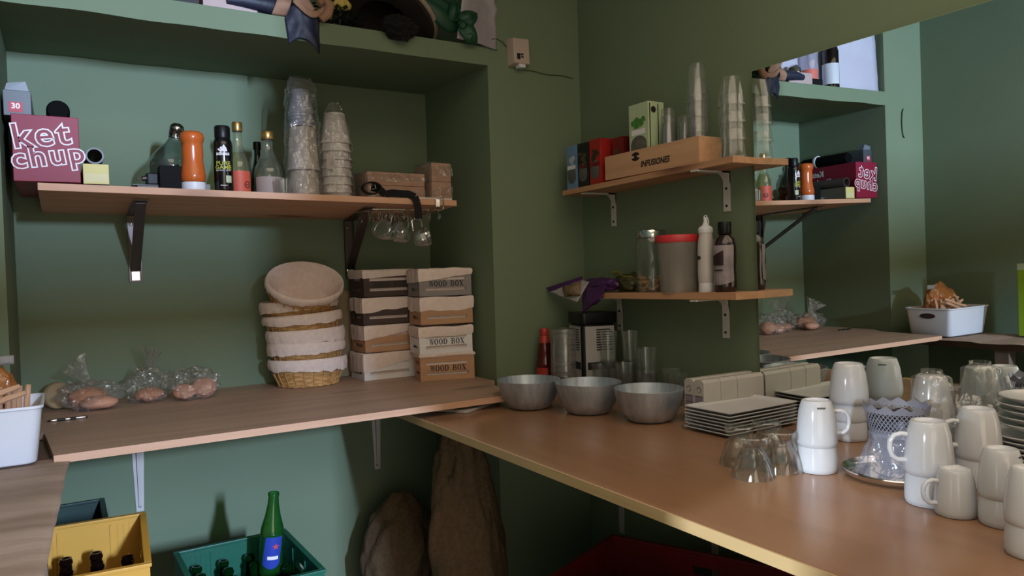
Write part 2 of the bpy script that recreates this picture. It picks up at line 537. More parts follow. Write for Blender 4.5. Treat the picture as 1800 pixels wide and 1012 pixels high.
# ------------------------------------------------------------------ right worktop
wt = thing('worktop', 'brown laminate worktop below the mirror with a raw plywood front edge', 'counter')
ty = 0.022
MB().hexa([(0.933, -0.45, CT-ty), (wx(-0.45)-.004, -0.45, CT-ty), (wx(2.408)-.004, 2.406, CT-ty), (0.933, 2.406, CT-ty), (0.933, -0.45, CT), (wx(-0.45)-.004, -0.45, CT), (wx(2.408)-.004, 2.406, CT), (0.933, 2.406, CT)]).build('tabletop', LAM, wt, smooth=0)
MB().box((0.929, -0.45, CT-ty), (0.933, 2.406, CT)).build('plywood_edge', PLY, wt, smooth=0, label='pale plywood front edge')
for yy in (2.205, 1.717, 0.6):
    x = wx(yy)-.001
    m = MB().box((x-.004, yy-.014, CT-ty-.54), (x, yy+.014, CT-ty-.001))
    m.box((x-.42, yy-.014, CT-ty-.006), (x, yy+.014, CT-ty-.001))
    m.hexa([(x-.02, yy-.004, CT-ty-.10), (x, yy-.004, CT-ty-.12), (x, yy+.004, CT-ty-.12), (x-.02, yy+.004, CT-ty-.10), (x-.12, yy-.004, CT-ty-.004), (x, yy-.004, CT-ty-.004), (x, yy+.004, CT-ty-.004), (x-.12, yy+.004, CT-ty-.004)])
    m.build('bracket', BRKW, wt, smooth=0)

# ------------------------------------------------------------------ side board on the left wall with brown paper on it
sb = thing('side_board', 'rough dark plank counter along the left wall under the white basket', 'counter')
MB().box((-0.428, 0.70, BT-.03), (-0.040, 2.404, BT)).build('tabletop', wood('dark_plank', '#6d5646', '#5a4537', '#2d2019', 'Y', knots=False), sb, smooth=0)
for yy in (1.82, 0.9):
    MB().box((-0.10, yy-.03, 0), (-0.045, yy+.03, BT-.03)).build('leg', wood('leg_wood', '#6d5b4b', '#5a4a3d', '#2d2019', 'Z', knots=False), sb, smooth=0)
def paper(u, v):
    y = 0.85+(2.13-0.85)*v
    edge = 0.004-0.062*(1-v)+0.003*noise.noise((0, y*5, 3))+0.0015*noise.noise((1, y*15, 3))
    x = -0.40+(edge+0.40)*u
    bow = 0.006*abs(noise.noise((x*5, y*9, 1)))+0.006*(0.5+0.5*math.sin(y*26+2*noise.noise((x*2, y*2, 5))))*(0.4+0.6*u)
    z = BT+.0025+bow
    if u > 0.93:
        z -= 0.004*(u-0.93)/0.07
    return (x, y, z)
pp = MB().grid(paper, 30, 90).build('brown_paper_sheet', mat('creased_brown_paper', '#9c8470', '#8d7562', scale=4, stretch=(1, 7, 1), rough=0.8, bump=0.1), solid=0.0012)
tag(pp, 'creased brown paper sheet spread over the side board in front of the white basket', 'paper')

# ------------------------------------------------------------------ left shelf
def sz(x, y): return 1.631-0.0145*(x+0.045)-0.042*(y-2.45)
ls = thing('wall_shelf', 'long pine shelf in the recess on two dark steel brackets', 'shelf')
def shelfhex(x0, x1, y0, y1, t):
    c = [(x0, y0), (x1, y0), (x1, y1), (x0, y1)]
    return [(x, y, sz(x, y)-t) for x, y in c]+[(x, y, sz(x, y)) for x, y in c]
MB().hexa(shelfhex(-0.045, 1.255, 2.45, 2.958, 0.021)).build('board', PINE, ls, smooth=0, bevel=0.001)
for (xb, xf_) in ((0.228, 0.221), (1.015, 0.955)):
    m = MB()
    zt = sz(xb, 2.95)-.023
    w2 = 0.020
    m.box((xb-w2, 2.955, zt-.235), (xb+w2, 2.958, zt))
    m.box((xb-w2, 2.944, zt-.235), (xb-w2+.002, 2.957, zt)); m.box((xb+w2-.002, 2.944, zt-.235), (xb+w2, 2.957, zt))
    m.hexa([(xf_-w2, 2.545, sz(xf_, 2.545)-.026), (xf_+w2, 2.545, sz(xf_, 2.545)-.026), (xb+w2, 2.957, zt-.003), (xb-w2, 2.957, zt-.003), (xf_-w2, 2.545, sz(xf_, 2.545)-.0225), (xf_+w2, 2.545, sz(xf_, 2.545)-.0225), (xb+w2, 2.957, zt), (xb-w2, 2.957, zt)])
    br = m.build('bracket', DKSTEEL, ls, smooth=0)
    MB().bar((xb, 2.951, zt-.195), (xf_, 2.575, sz(xf_, 2.575)-.028), 0.032, 0.010, up=(0, 0, 1)).build('strut', DKSTEEL, br, smooth=0, bevel=0.003)
    MB().box((xb-.014, 2.950, zt-.232), (xb+.014, 2.9545, zt-.198)).build('foot_plate', CHROME, br, smooth=0, bevel=0.002)
    MB().lathe([(0, 0), (.005, 0), (.004, .003), (0, .004)], 12).xf(Matrix.Translation((xb-.006, 2.955, zt-.03)) @ Matrix.Rotation(PI/2, 4, 'X')).build('screw', CHROME, br)

# ------------------------------------------------------------------ right wall shelves
rs = thing('wall_shelf', 'upper pine shelf on the right wall carrying tea boxes and stacked cups', 'shelf')
def rshelf(root, y0, y1, zb0, zb1, xf0, t):
    m = MB().hexa([(xf0, y0, zb0), (wx(y0)-.012, y0, zb0), (wx(y1)-.001, y1, zb1), (xf0, y1, zb1), (xf0, y0, zb0+t), (wx(y0)-.012, y0, zb0+t), (wx(y1)-.001, y1, zb1+t), (xf0, y1, zb1+t)])
    m.build('board', PINEY, root, smooth=0, bevel=0.001)
rshelf(rs, 1.485, 2.325, 1.637, 1.626, 1.642, 0.019)
flat_bracket('bracket', rs, (wx(2.205)-.001, 2.205, 1.626), 0.142, 0.122, 0.026, BRKW)
flat_bracket('bracket', rs, (wx(1.632)-.001, 1.632, 1.634), 0.142, 0.122, 0.026, BRKW)
lsf = thing('wall_shelf', 'lower pine shelf on the right wall carrying jars and sauce bottles', 'shelf')
rshelf(lsf, 1.485, 2.20, 1.246, 1.238, 1.642, 0.021)
flat_bracket('bracket', lsf, (wx(2.219)-.001, 2.185, 1.237), 0.142, 0.125, 0.026, BRKW)
flat_bracket('bracket', lsf, (wx(1.648)-.001, 1.648, 1.243), 0.142, 0.125, 0.026, BRKW)

# ================================================================== things on the long shelf
def boxthing(name, label, cat, x0, y0, z0, x1, y1, z1, mtl, bev=0.0015, group=None, rz=0.0, part='carton'):
    """a rectangular pack whose origin sits at the middle of its base"""
    t = thing(name, label, cat, ((x0+x1)/2, (y0+y1)/2, z0), rz, group)
    hx, hy = (x1-x0)/2, (y1-y0)/2
    MB().box((-hx, -hy, 0), (hx, hy, z1-z0)).build(part, mtl, t, smooth=0, bevel=bev)
    return t, hx, hy, z1-z0

RED = mat('magenta_red_card', '#8a1f38', '#7f1a32', scale=3, rough=0.45, spec=0.3)
WHT = mat('white_print', '#e8e4e6', rough=0.5)
t, hx, hy, hz = boxthing('film_dispenser_box', 'long red carton lettered ket chup at the shelf end', 'box', -0.100, 2.452, 1.634, 0.060, 2.90, 1.818, RED)
for k, (s, dx, dz, sl) in enumerate((('ket', -0.012, 0.128, 0.094), ('chup', 0.004, 0.071, 0.080))):
    m = FRONT(dx, -hy-0.0006, dz) @ Matrix.Rotation(0.15, 4, 'Z')
    text('lettering', s, sl, WHT, t, m, bold=0.0042, sx=1.02, depth=0.0003, space=1.16, label='white outline of the lettering')
    m = FRONT(dx, -hy-0.0012, dz) @ Matrix.Rotation(0.15, 4, 'Z')
    text('lettering', s, sl, RED, t, m, bold=0.0006, sx=1.02, depth=0.0003, space=1.16)
for zz, ss in ((0.145, 'Ketchup'), (0.10, 'Ketchup'), (0.055, 'Ketchup')):
    text('side_lettering', ss, 0.042, WHT, t, RIGHTF(hx+0.0008, -0.10+zz, zz), bold=0.001)
t, hx, hy, hz = boxthing('foil_roll_box', 'grey carton with a red 30 square lying on the red carton', 'box', -0.118, 2.49, 1.8195, -0.052, 2.88, 1.890, mat('dark_grey_card', '#4a4f55', '#3d4146', rough=0.4), rz=0.0)
MB().box((-0.020, -hy-0.001, 0.010), (0.012, -hy, 0.038)).build('size_square', mat('red_print', '#b5263a', rough=0.5), t, smooth=0)
text('size_number', '30', 0.021, WHT, t, FRONT(-0.004, -hy-0.0014, 0.026), bold=0.0006)
MB().hexa([(-hx+.004, -hy+.004, hz-.001), (hx-.004, -hy+.004, hz-.001), (hx-.004, -hy+.035, hz-.001), (-hx+.004, -hy+.035, hz-.001), (-hx+.010, -hy+.000, hz+.018), (hx-.012, -hy+.000, hz+.026), (hx-.012, -hy+.03, hz+.028), (-hx+.010, -hy+.03, hz+.020)]).build('open_flap', mat('grey_card_flap', '#6d747b', '#5d646b', rough=0.4), t, smooth=0)
ROLLB = mat('matt_black_roll', '#060607', '#040405', rough=0.75, spec=0.1)
tt = thing('black_roll', 'black roll with a ribbed grip and white ring lying on the red carton', 'roll', (0.012, 2.70, 1.8195))
m = MB().lathe([(0, -0.17), (.026, -.17), (.030, -.162), (.031, 0.02)], 24)
m.lathe([(.029, 0.03), (.026, .034), (.029, .045), (.026, .055), (.029, .066), (.026, .076), (.029, .087), (.026, .097), (.029, .108), (.026, .12), (.018, .128), (0, .13)], 24)
m.xf(Matrix.Translation((0, 0, 0.031)) @ Matrix.Rotation(-PI/2, 4, 'X'))
m.build('tube', ROLLB, tt)
MB().lathe([(.0295, .018), (.034, .019), (.034, .031), (.0295, .032)], 24).xf(Matrix.Translation((0, 0, 0.034)) @ Matrix.Rotation(-PI/2, 4, 'X')).build('ring', PLASTW, tt, label='white ring')
t, hx, hy, hz = boxthing('film_roll_box', 'long cling film carton with a pale yellow end beside the red carton', 'box', 0.0660, 2.462, 1.632, 0.132, 2.86, 1.691, mat('grey_green_card', '#6e7064', '#5d5f55', rough=0.5))
MB().box((-hx+.0006, -hy-.0012, .001), (hx-.0006, -hy, hz-.001)).build('end_flap', mat('pale_yellow_card', '#d9cd84', '#cfc27a', rough=0.55), t, smooth=0, label='pale yellow end flap')
MB().box((-hx+.003, -hy-.0018, .006), (hx-.004, -hy-.001, .030)).build('tuck_flap', mat('cream_card', '#dcd3a0', rough=0.55), t, smooth=0)
tt = thing('cardboard_roll', 'brown cardboard tube lying on the yellow ended carton', 'roll', (0.098, 2.66, 1.692))
m = MB()
m.lathe([(.019, -.18), (.024, -.18), (.0245, -.178), (.0245, .178), (.024, .18), (.019, .18), (.0185, .17), (.0185, -.17), (.019, -.18)], 28)
m.xf(Matrix.Translation((0, 0, .0248)) @ Matrix.Rotation(PI/2, 4, 'X')).build('tube', mat('dark_grey_roll', '#4b4340', '#3d3633', rough=0.4), tt)
MB().lathe([(.0170, -.175), (.0195, -.182), (.0225, -.182), (.0225, -.176), (.017, -.17)], 28).xf(Matrix.Translation((0, 0, .0248)) @ Matrix.Rotation(PI/2, 4, 'X')).build('core', mat('grey_core', '#8f8278', rough=0.7), tt)
# adapter on a small tray
z = 1.629
tt = thing('small_tray', 'small grey tray under the black plug adapter', 'tray', (0.265, 2.56, sz(.265, 2.56)+.001))
MB().prism([(-.055, -.03), (.05, -.03), (.05, .03), (-.055, .03)], 0, .018).build('body', mat('tray_grey', '#6b6662', rough=0.5), tt, smooth=0, bevel=.002)
MB().box((-.068, -.033, .018), (.052, .033, .021)).build('rim', mat('tray_rim', '#544f4c', rough=0.5), tt, smooth=0)
tt = thing('plug_adapter', 'black power adapter with a plug resting on the small grey tray', 'adapter', (0.258, 2.555, sz(.265, 2.56)+.0225), 0.1)
MB().cbox((0.0, 0, .019), (.042, .036, .036)).build('body', BLACKP, tt, smooth=0, bevel=.004)
MB().cbox((0.030, -.004, .016), (.020, .032, .032)).build('side_block', mat('slate_plastic', '#454950', rough=0.45), tt, smooth=0, bevel=.003)
m = MB().lathe([(0, 0), (.008, 0), (.008, .012), (.003, .014), (.003, .028), (0, .03)], 14).xf(Matrix.Translation((-.02, 0, .022)) @ Matrix.Rotation(-PI/2-.2, 4, 'Y'))
m.build('plug_pin', DKSTEEL, tt)
# bulb-shaped glass jar
tt = thing('bulb_jar', 'bulb shaped glass jar with a tilted steel screw cap behind the orange sauce bottle', 'jar', (0.317, 2.66, sz(.317, 2.66)+.001))
R_ = Matrix.Rotation(0.16, 4, 'Y') @ Matrix.Rotation(0.1, 4, 'X')
def bp_(m): return m.xf(Matrix.Translation((-.012, 0, .0)) @ R_)
bp_(MB().lathe([(0, .004), (.022, .004), (.036, .016), (.055, .050), (.066, .088), (.067, .108), (.060, .132), (.044, .156), (.029, .174), (.022, .188), (.020, .20)], 36)).build('glass_body', clear('smoky_bulb_glass', (0.62, 0.70, 0.68), .06, .08, .7, .05, bodycol=(.3, .35, .33)), tt)
bp_(MB().lathe([(.0225, .196), (.0225, .206), (.0235, .209), (.0215, .212), (.0235, .216), (.0215, .220), (.0235, .225), (.020, .236), (.012, .243), (0, .244)], 28)).build('screw_cap', CHROME, tt, label='shiny steel screw cap')
bp_(MB().blob((.012, 0, .062), (.050, .050, .046), 3, .25, 2.5, 3)).build('dark_contents', mat('dark_coffee', '#2a1a12', '#8a5228', scale=18, rough=0.7), tt)
t, hx, hy, hz = boxthing('black_box', 'small matt black box in front of the bulb shaped jar', 'box', 0.270, 2.50, 1.630, 0.338, 2.56, 1.701, mat('matt_black_card', '#0c0d0f', rough=0.7, spec=0.15))
# orange sauce bottle, standing on its cap
tt = thing('sauce_bottle', 'orange squeeze sauce bottle standing upside down on its white cap', 'bottle', (0.366, 2.505, sz(.366, 2.505)+.0006))
MB().lathe([(0, 0), (.035, 0), (.0358, .002), (.0358, .026), (.034, .028)], 32).build('cap', PLASTW, tt, label='white flip cap')
MB().lathe([(.030, .028), (.0355, .034), (.0365, .05), (.0325, .068), (.029, .095), (.030, .115), (.030, .135), (.0295, .150), (.034, .157), (.0355, .168), (.033, .179), (.026, .185), (0, .186)], 36, fn=lambda r, z, t, i: (r*(1+0.05*math.cos(2*t)*(1 if .06 < z < .15 else 0)), z)).build('body', mat('orange_sauce', '#c4622a', '#b95824', scale=4, rough=0.22), tt)
m = MB()
m.grid(lambda u, v: (-.0305+.002*math.sin(v*PI), -.012+.024*u, .065+.085*v), 4, 8)
m.build('side_label', mat('dark_grey_label', '#4a4648', rough=0.5), tt)
# black body-spray can
tt = thing('spray_can', 'tall black spray can with white stripes logo and yellow lettering', 'can', (0.456, 2.505, sz(.456, 2.505)+.0006))
MB().lathe([(0, 0), (.0275, 0), (.0290, .003), (.0290, .150), (.0280, .160), (.0235, .171), (.0225, .174)], 36).build('body', mat('glossy_black_can', '#0d0d0f', rough=0.16, spec=0.7), tt)
MB().lathe([(.0232, .172), (.0238, .174), (.0238, .206), (.021, .211), (0, .2115)], 32).build('cap', BLACKP, tt)
def curved(m_mesh, r, th0):
    """wraps flat lettering (x, z) around the can"""
    for v in m_mesh.vertices:
        a = th0+v.co.x/r
        rr = r+0.0006-v.co.y
        v.co = Vector((rr*math.sin(a), -rr*math.cos(a), v.co.z))
YEL = mat('yellow_print', '#a8a83c', rough=0.5)
cm = -0.19
for nm, s, size, zz, mt_, b_, sx_ in (('brand_lettering', 'adidas', .0165, .121, WHT, .0005, 1.0), ('name_lettering', 'PURE', .0175, .090, YEL, .0004, 1.1), ('name_lettering', 'GAME', .0175, .077, YEL, .0004, 1.1), ('small_lettering', 'DEO BODY SPRAY', .0058, .068, WHT, 0, 1.0)):
    o = text(nm, s, size, mt_, tt, plane_m((0, 0, zz), (1, 0, 0), (0, 0, 1)), bold=b_, sx=sx_, depth=.0003)
    curved(o.data, .0290, cm)
m = MB()
for k, (x0, h) in enumerate(((-.013, .009), (-.0055, .015), (.002, .021))):
    m.raw([(x0, 0, .128), (x0+.0085, 0, .128), (x0+.0085-.002, 0, .128+h*.45), (x0-.0015, 0, .128+h), (x0-.0065+.0005, 0, .128+h*.72)], [(0, 1, 2, 3, 4)])
o = m.build('stripe_logo', WHT, tt, smooth=0)
curved(o.data, .0292, cm+.1)
m = MB().grid(lambda u, v: (-.002+.018*u, 0, .030+.022*v), 6, 1)
o = m.build('white_panel', mat('pale_green_panel', '#bcc6a2', rough=0.5), tt, smooth=0); curved(o.data, .0293, .12)
m = MB().grid(lambda u, v: (-.010+.02*u, 0, .020+.002*v), 6, 1)
o = m.build('fine_line', WHT, tt, smooth=0); curved(o.data, .0293, cm)
# bottles with gold caps
def wine_bottle(name, label, x, y, h, r, glass, liquid, lab, labc, labh, cap=GOLD):
    t = thing(name, label, 'bottle', (x, y, sz(x, y)+.0006))
    k = h
    MB().lathe([(0, .002), (r*.9, 0), (r, .006), (r, k*.40), (r*.93, k*.48), (r*.62, k*.60), (r*.40, k*.72), (r*.36, k*.80), (r*.36, k*.90), (r*.42, k*.905), (r*.42, k*.925)], 36).build('glass_body', glass, t)
    if liquid:
        MB().lathe([(0, .004), (r*.88, .004), (r*.96, .009), (r*.96, k*.40), (r*.88, k*.48), (r*.56, k*.60), (0, k*.601)], 32).build('wine', liquid, t)
    MB().lathe([(r*.44, k*.88), (r*.46, k*.885), (r*.46, k*.985), (r*.42, k*.998), (0, k)], 28).build('cap', cap, t)
    m = MB().grid(lambda u, v: (r*1.012*math.sin(-1.25+2.5*u), -r*1.012*math.cos(-1.25+2.5*u), .004+labh*v), 20, 2)
    m.build('label_paper', labc, t, label=lab)
    return t
ORL = mat('orange_red_label', '#c9583f', '#c04f38', rough=0.55)
WG = clear('greenish_bottle_glass', (0.86, 0.88, 0.74), .05, .07, .5, .05)
t = wine_bottle('wine_bottle', 'clear bottle with gold cap and plain orange label behind the black spray can', 0.527, 2.63, .258, .037, WG, clear('amber_spirit', (0.80, 0.78, 0.52), .10, .02, .1, .1, bodycol=(.45, .42, .2)), 'plain orange label', ORL, .088)
m = MB().tube([(.010*math.cos(a), 0, .010*math.sin(a)) for a in [k/16*2*PI for k in range(16)]], .0016, 6, True)
m.lathe([(0, -.001), (.004, -.001), (.004, .001), (0, .001)], 10)
m.xf(Matrix.Translation((.020, -.0325, .046)) @ Matrix.Rotation(.56, 4, 'Z')).build('round_emblem', mat('dark_emblem', '#5a2a22', rough=0.5), t)
wine_bottle('wine_bottle', 'wide shouldered bottle with gold cap and pale pink label beside the tall cup stack', 0.628, 2.64, .238, .048, WG, clear('pale_wine', (0.74, 0.76, 0.55), .10, .02, .1, .1, bodycol=(.35, .36, .2)), 'pale pink label', mat('pale_pink_label', '#a08d84', rough=0.6), .074)
wine_bottle('dark_bottle', 'slim dark bottle with black cap behind the wide shouldered bottle', 0.628, 2.80, .235, .030, BRNGLASS, None, 'plain dark label', mat('dark_label', '#2a2a2a', rough=0.6), .07, cap=BLACKP)
tt = thing('shot_glass', 'small empty shot glass in front of the wide shouldered bottle', 'glass', (0.655, 2.555, sz(.655, 2.555)+.0006))
MB().lathe([(0, .006), (.020, .006), (.026, .062), (.0275, .062), (.0215, 0), (0, 0)], 28).build('glass_body', GLASS, tt)
t, hx, hy, hz = boxthing('small_carton', 'tiny grey carton between the orange sauce bottle and the black spray can', 'box', .406, 2.56, 1.6245, .424, 2.59, 1.6545, mat('grey_card', '#8b8987', rough=0.6))

# nested cups, standing upside down
def cup_mesh(h, rb, rt, lip=.0025):
    return MB().lathe([(rb+lip*.4, 0), (rb+lip, .002), (rb+lip*.6, .006), (rb, .0065), (rt, h-.003), (rt-.002, h), (rt-.004, h-.002), (0, h-.002)], 32)
def cup_stack(kind, labfmt, cat, group, x, y, z0, n, h, rb, rt, pitch, mtl, last=None, start=1, total=None):
    src = None
    total = total or n
    for k in range(n):
        lab = labfmt.replace('#', ordn(start+k, total))
        if src is None:
            src = tag(cup_mesh(h, rb, rt).build(kind, mtl), lab, cat, group)
            at(src, (x, y, z0))
        else:
            dup(src, (x+random.uniform(-.001, .001), y+random.uniform(-.001, .001), z0+k*pitch), 0, lab)
    return src
random.seed(11)
zc = sz(.744, 2.62)+.0006
cup_stack('plastic_cup', 'upturned frosted plastic cup, # of the wide stack in the tall clear bag', 'cup', 'frosted plastic cups in the tall bag', .744, 2.62, zc, 2, .150, .055, .043, .105, FROST)
cup_stack('plastic_cup', 'slim frosted cup, # of the upper group in the tall bag', 'cup', 'slim plastic cups in the tall bag', .742, 2.62, zc+.258, 5, .085, .042, .031, .011, mat('bluish_cup_plastic', '#9a9dac', '#8f92a1', rough=0.3))
cup_stack('paper_cup', 'upturned white paper cup, # of the wrapped paper cup stack', 'cup', 'wrapped white paper cups', .862, 2.62, sz(.862, 2.62)+.0006, 8, .110, .0535, .036, .0295, PAPERCUP)
def film_sleeve(name, label, x, y, z, h, rfn, seed, top=True):
    def fn(u, v):
        a = 2*PI*u
        r = rfn(v)
        k = 1+.16*noise.fractal((math.cos(a)*2.2+seed, math.sin(a)*2.2, v*9), .8, 2, 4)
        return (r*k*math.cos(a), r*k*math.sin(a)*(1 if v < .85 else 1-.6*(v-.85)/.15), h*v+.006*noise.noise((a*2, seed, v*3))*(v > .9))
    o = MB().grid(fn, 48, 40, cu=True).build(name, FILM, smooth=14)
    tag(o, label, 'bag'); at(o, (x, y, z)); return o
film_sleeve('plastic_sleeve', 'tall clear plastic bag pulled over the frosted cup stack', .744, 2.62, zc+.002, .43, lambda v: .066-.012*v if v < .9 else .054-.2*(v-.9), 2)
film_sleeve('plastic_sleeve', 'shorter clear plastic bag around the white paper cup stack', .862, 2.62, sz(.86, 2.62)+.002, .355, lambda v: (.064-.012*v) if v < .8 else max(.012, .054-.19*(v-.8)), 8)
m = MB().grid(lambda u, v: (-.0135+.027*u, -.0015*math.sin(u*PI), .03+.055*v+.002), 6, 4)
tt = tag(m.build('sticker', mat('sticker_paper', '#b6ada6', rough=0.6)), 'small round-topped sticker on the paper cup bag', 'sticker'); at(tt, (.826, 2.573, 1.69), -.4)

# kraft paper packs
def pack(name, label, loc, dims, rz, seed, tilt=0):
    t = thing(name, label, 'pack', loc, rz, None, rot=(0, tilt, rz))
    dx, dy, dz = dims
    def fn(q, p):
        return q
    m = MB()
    for k in range(2):
        o = .004*noise.noise((seed, k*3, 0))
        m.box((-dx/2+abs(o), -dy/2+o*.5, dz*k/2+.0003), (dx/2-abs(o), dy/2+o*.5, dz*(k+1)/2-.0003))
    m.build('paper_bundle', KRAFT, t, smooth=30, bevel=.003)
    def g(u, v):
        a = 2*PI*u
        c, s = math.cos(a), math.sin(a)
        q = max(abs(c), abs(s))
        x, z = c/q*(dx/2+.004), s/q*(dz/2+.004)
        y = (-.5+v)*(dy+.012)
        e = abs(v-.5)*2
        if e > .9:
            z *= 1-.7*(e-.9)/.1
        n = .004*noise.fractal((x*30+seed, y*30, z*30), .6, 2, 3)
        return (x+n, y+n, max(-.0, z+dz/2+n)+.0006)
    MB().grid(g, 48, 22, cu=True).build('plastic_wrap', FILM, t, smooth=60)
    return t
MB_tr = MB().box((-.165, -.075, 0), (.150, .085, .009))
tt = tag(MB_tr.build('flat_tray', mat('pale_tray', '#d9cbc3', rough=0.5), smooth=0, bevel=.002), 'flat pale tray lying under the kraft napkin packs', 'tray'); at(tt, (1.105, 2.56, sz(1.105, 2.56)+.003), rot=(-.042, .0145, 0))
pack('napkin_pack', 'kraft paper napkins in clear wrap lying flat behind the black strap', (1.062, 2.63, sz(1.03, 2.6)+.012), (.225, .16, .097), .02, 4)
pack('napkin_pack', 'kraft paper napkins in clear wrap standing upright at the shelf end', (1.232, 2.60, sz(1.2, 2.61)+.012), (.082, .14, .140), .05, 9)
# black strap with a buckle over the shelf front
tt = thing('strap', 'black webbing strap with a buckle hanging over the shelf front edge', 'strap', (1.02, 2.46, sz(1.02, 2.46)))
pts = [(-.075, .035, .040), (-.055, .010, .030), (-.040, .000, .012), (-.01, .005, .018), (.02, .002, .016), (.045, -.012, .014), (.062, -.022, .004), (.070, -.024, -.015), (.074, -.024, -.045), (.075, -.023, -.072)]
m = MB()
def ribbon(m, pts, w, t, tw=0):
    for i in range(len(pts)-1):
        m.bar(pts[i], Vector(pts[i+1])+(Vector(pts[i+1])-Vector(pts[i]))*.08, w, t, up=(.15, 1, .25))
    return m
m = ribbon(m, pts, .026, .004)
m.build('webbing', BLACKC, tt, smooth=0)
m = MB()
loop = [(-.088+.030*math.cos(a)*1.1, .0, .032+.020*math.sin(a)) for a in [k/20*2*PI for k in range(20)]]
for i in range(20):
    m.bar(loop[i], loop[(i+1) % 20], .022, .005, up=(0, 0, 1) if abs(math.sin(i/20*2*PI)) < .5 else (1, 0, 0))
m.build('buckle_loop', BLACKC, tt, smooth=0)
MB().tube([(-.098, -.014, .026), (-.078, -.014, .030), (-.080, -.014, .042), (-.099, -.014, .040)], .0022, 8, True).build('buckle', CHROME, tt, label='small steel buckle')

# wire cup rack clipped under the shelf
tt = thing('cup_rack', 'wire cup rack with open hooks clipped under the long shelf end', 'rack', (1.07, 2.56, sz(1.07, 2.56)-.0225))
m = MB()
for yy in (-.085, .0, .085):
    m.tube([(-.13, yy, -.012), (.13, yy, -.010)], .0022, 6)
for xx in (-.13, .13):
    m.tube([(xx, -.085, -.011), (xx, .085, -.011)], .0022, 6)
m.tube([(.125, -.085, -.011), (.128, -.114, -.008), (.128, -.117, .012), (.128, -.116, .030), (.128, -.09, .032)], .0022, 6)
m.build('frame', CHROME, tt)
MB().cbox((.105, -.1155, .012), (.018, .006, .030)).build('clip', CHROME, tt, smooth=0, bevel=.002)
hk = MB().tube([(0, 0, 0), (0, -.001, -.020)]+[(0, -.008+.008*math.cos(a), -.024-.010*math.sin(a)) for a in [k/8*PI for k in range(9)]]+[(0, -.016, -.014)], .0017, 6)
h0 = hk.build('hook', CHROME, tt)
first = True
for yy in (-.085, 0, .085):
    for xx in (-.115, -.07, -.02, .03, .08, .12):
        if first:
            h0.location = (xx, yy, -.012); first = False
        else:
            c = h0.copy(); COL.objects.link(c); c.parent = tt; c.location = (xx, yy, -.012)
def hung_cup(label, loc, rot, src=None):
    if src:
        return dup(src, loc, 0, label, rot=rot)
    t = thing('glass_cup', label, 'cup', loc, 0, 'glass cups hanging from the wire rack', rot=rot)
    MB().lathe([(0, -.002), (.018, -.002), (.025, .004), (.033, .03), (.036, .058), (.0345, .058), (.031, .030), (.022, .006), (0, .004)], 30).xf(Matrix.Translation((0, 0, -.03))).build('glass_body', GLASS, t)
    MB().tube([(.034, 0, .016), (.060, 0, .020), (.074, 0, .004), (.066, 0, -.014), (.030, 0, -.020)], .0022, 8).build('wire_handle', CHROME, t)
    MB().lathe([(.0345, .010), (.0360, .011), (.0360, .016), (.0345, .017)], 30).build('wire_band', CHROME, t)
    return t
g0 = hung_cup('small glass cup with wire handle hanging leftmost from the cup rack', (.990, 2.50, sz(.98, 2.5)-.112), (0.3, -1.15, .25))
hung_cup('small glass cup with wire handle hanging in the middle of the cup rack', (1.035, 2.46, sz(1.03, 2.46)-.125), (-.35, -1.05, .5), g0)
hung_cup('small glass cup with wire handle hanging nearest the pier from the cup rack', (1.125, 2.49, sz(1.1, 2.49)-.135), (.35, -1.3, 2.6), g0)

# ================================================================== things on the left counter
# wooden boxes with cloth liners
def slab_text(name, s, h, w, material, parent, x0, y, z0):
    """bold slab-serif capitals drawn from strokes"""
    m = MB()
    def quad(pts): m.raw([(x0+cx+a*w, y, z0+b*h) for a, b in pts], [tuple(range(len(pts)))])
    def rect(a0, b0, a1, b1): quad([(a0, b0), (a1, b0), (a1, b1), (a0, b1)])
    def ring(ax, bx, ay, by, tx, ty, a0, a1, n=14):
        for k in range(n):
            t0, t1 = a0+(a1-a0)*k/n, a0+(a1-a0)*(k+1)/n
            quad([(ax+bx*math.cos(t0), ay+by*math.sin(t0)), (ax+bx*math.cos(t1), ay+by*math.sin(t1)), (ax+(bx-tx)*math.cos(t1), ay+(by-ty)*math.sin(t1)), (ax+(bx-tx)*math.cos(t0), ay+(by-ty)*math.sin(t0))])
    cx = 0.0
    for c in s:
        if c == ' ': cx += w*.75; continue
        if c == 'O': ring(.45, .45, .5, .52, .24, .10, 0, 2*PI, 22)
        if c in 'DB':
            rect(.08, 0, .30, 1); rect(0, 0, .5, .09); rect(0, .91, .5, 1)
        if c == 'D': ring(.42, .46, .5, .5, .23, .09, -PI/2, PI/2)
        if c == 'B':
            rect(.2, .46, .5, .54); ring(.46, .36, .75, .25, .20, .08, -PI/2, PI/2, 9); ring(.48, .40, .26, .26, .22, .08, -PI/2, PI/2, 9)
        if c == 'X':
            quad([(.62, 0), (.88, 0), (.28, 1), (.02, 1)]); quad([(.06, 0), (.16, 0), (.86, 1), (.76, 1)])
            rect(-.06, 0, .30, .08); rect(.52, 0, .98, .08); rect(-.06, .92, .38, 1); rect(.60, .92, .96, 1)
        if c == 'W':
            quad([(.02, 1), (.22, 1), (.40, 0), (.28, 0)]); quad([(.28, 0), (.38, 0), (.56, 1), (.48, 1)])
            quad([(.42, 1), (.60, 1), (.80, 0), (.68, 0)]); quad([(.68, 0), (.78, 0), (.98, 1), (.90, 1)])
            rect(-.06, .92, .32, 1); rect(.36, .92, .68, 1); rect(.80, .92, 1.06, 1)
        cx += w*(1.10 if c == 'W' else 1.04)
    return m.build(name, material, parent, smooth=0)
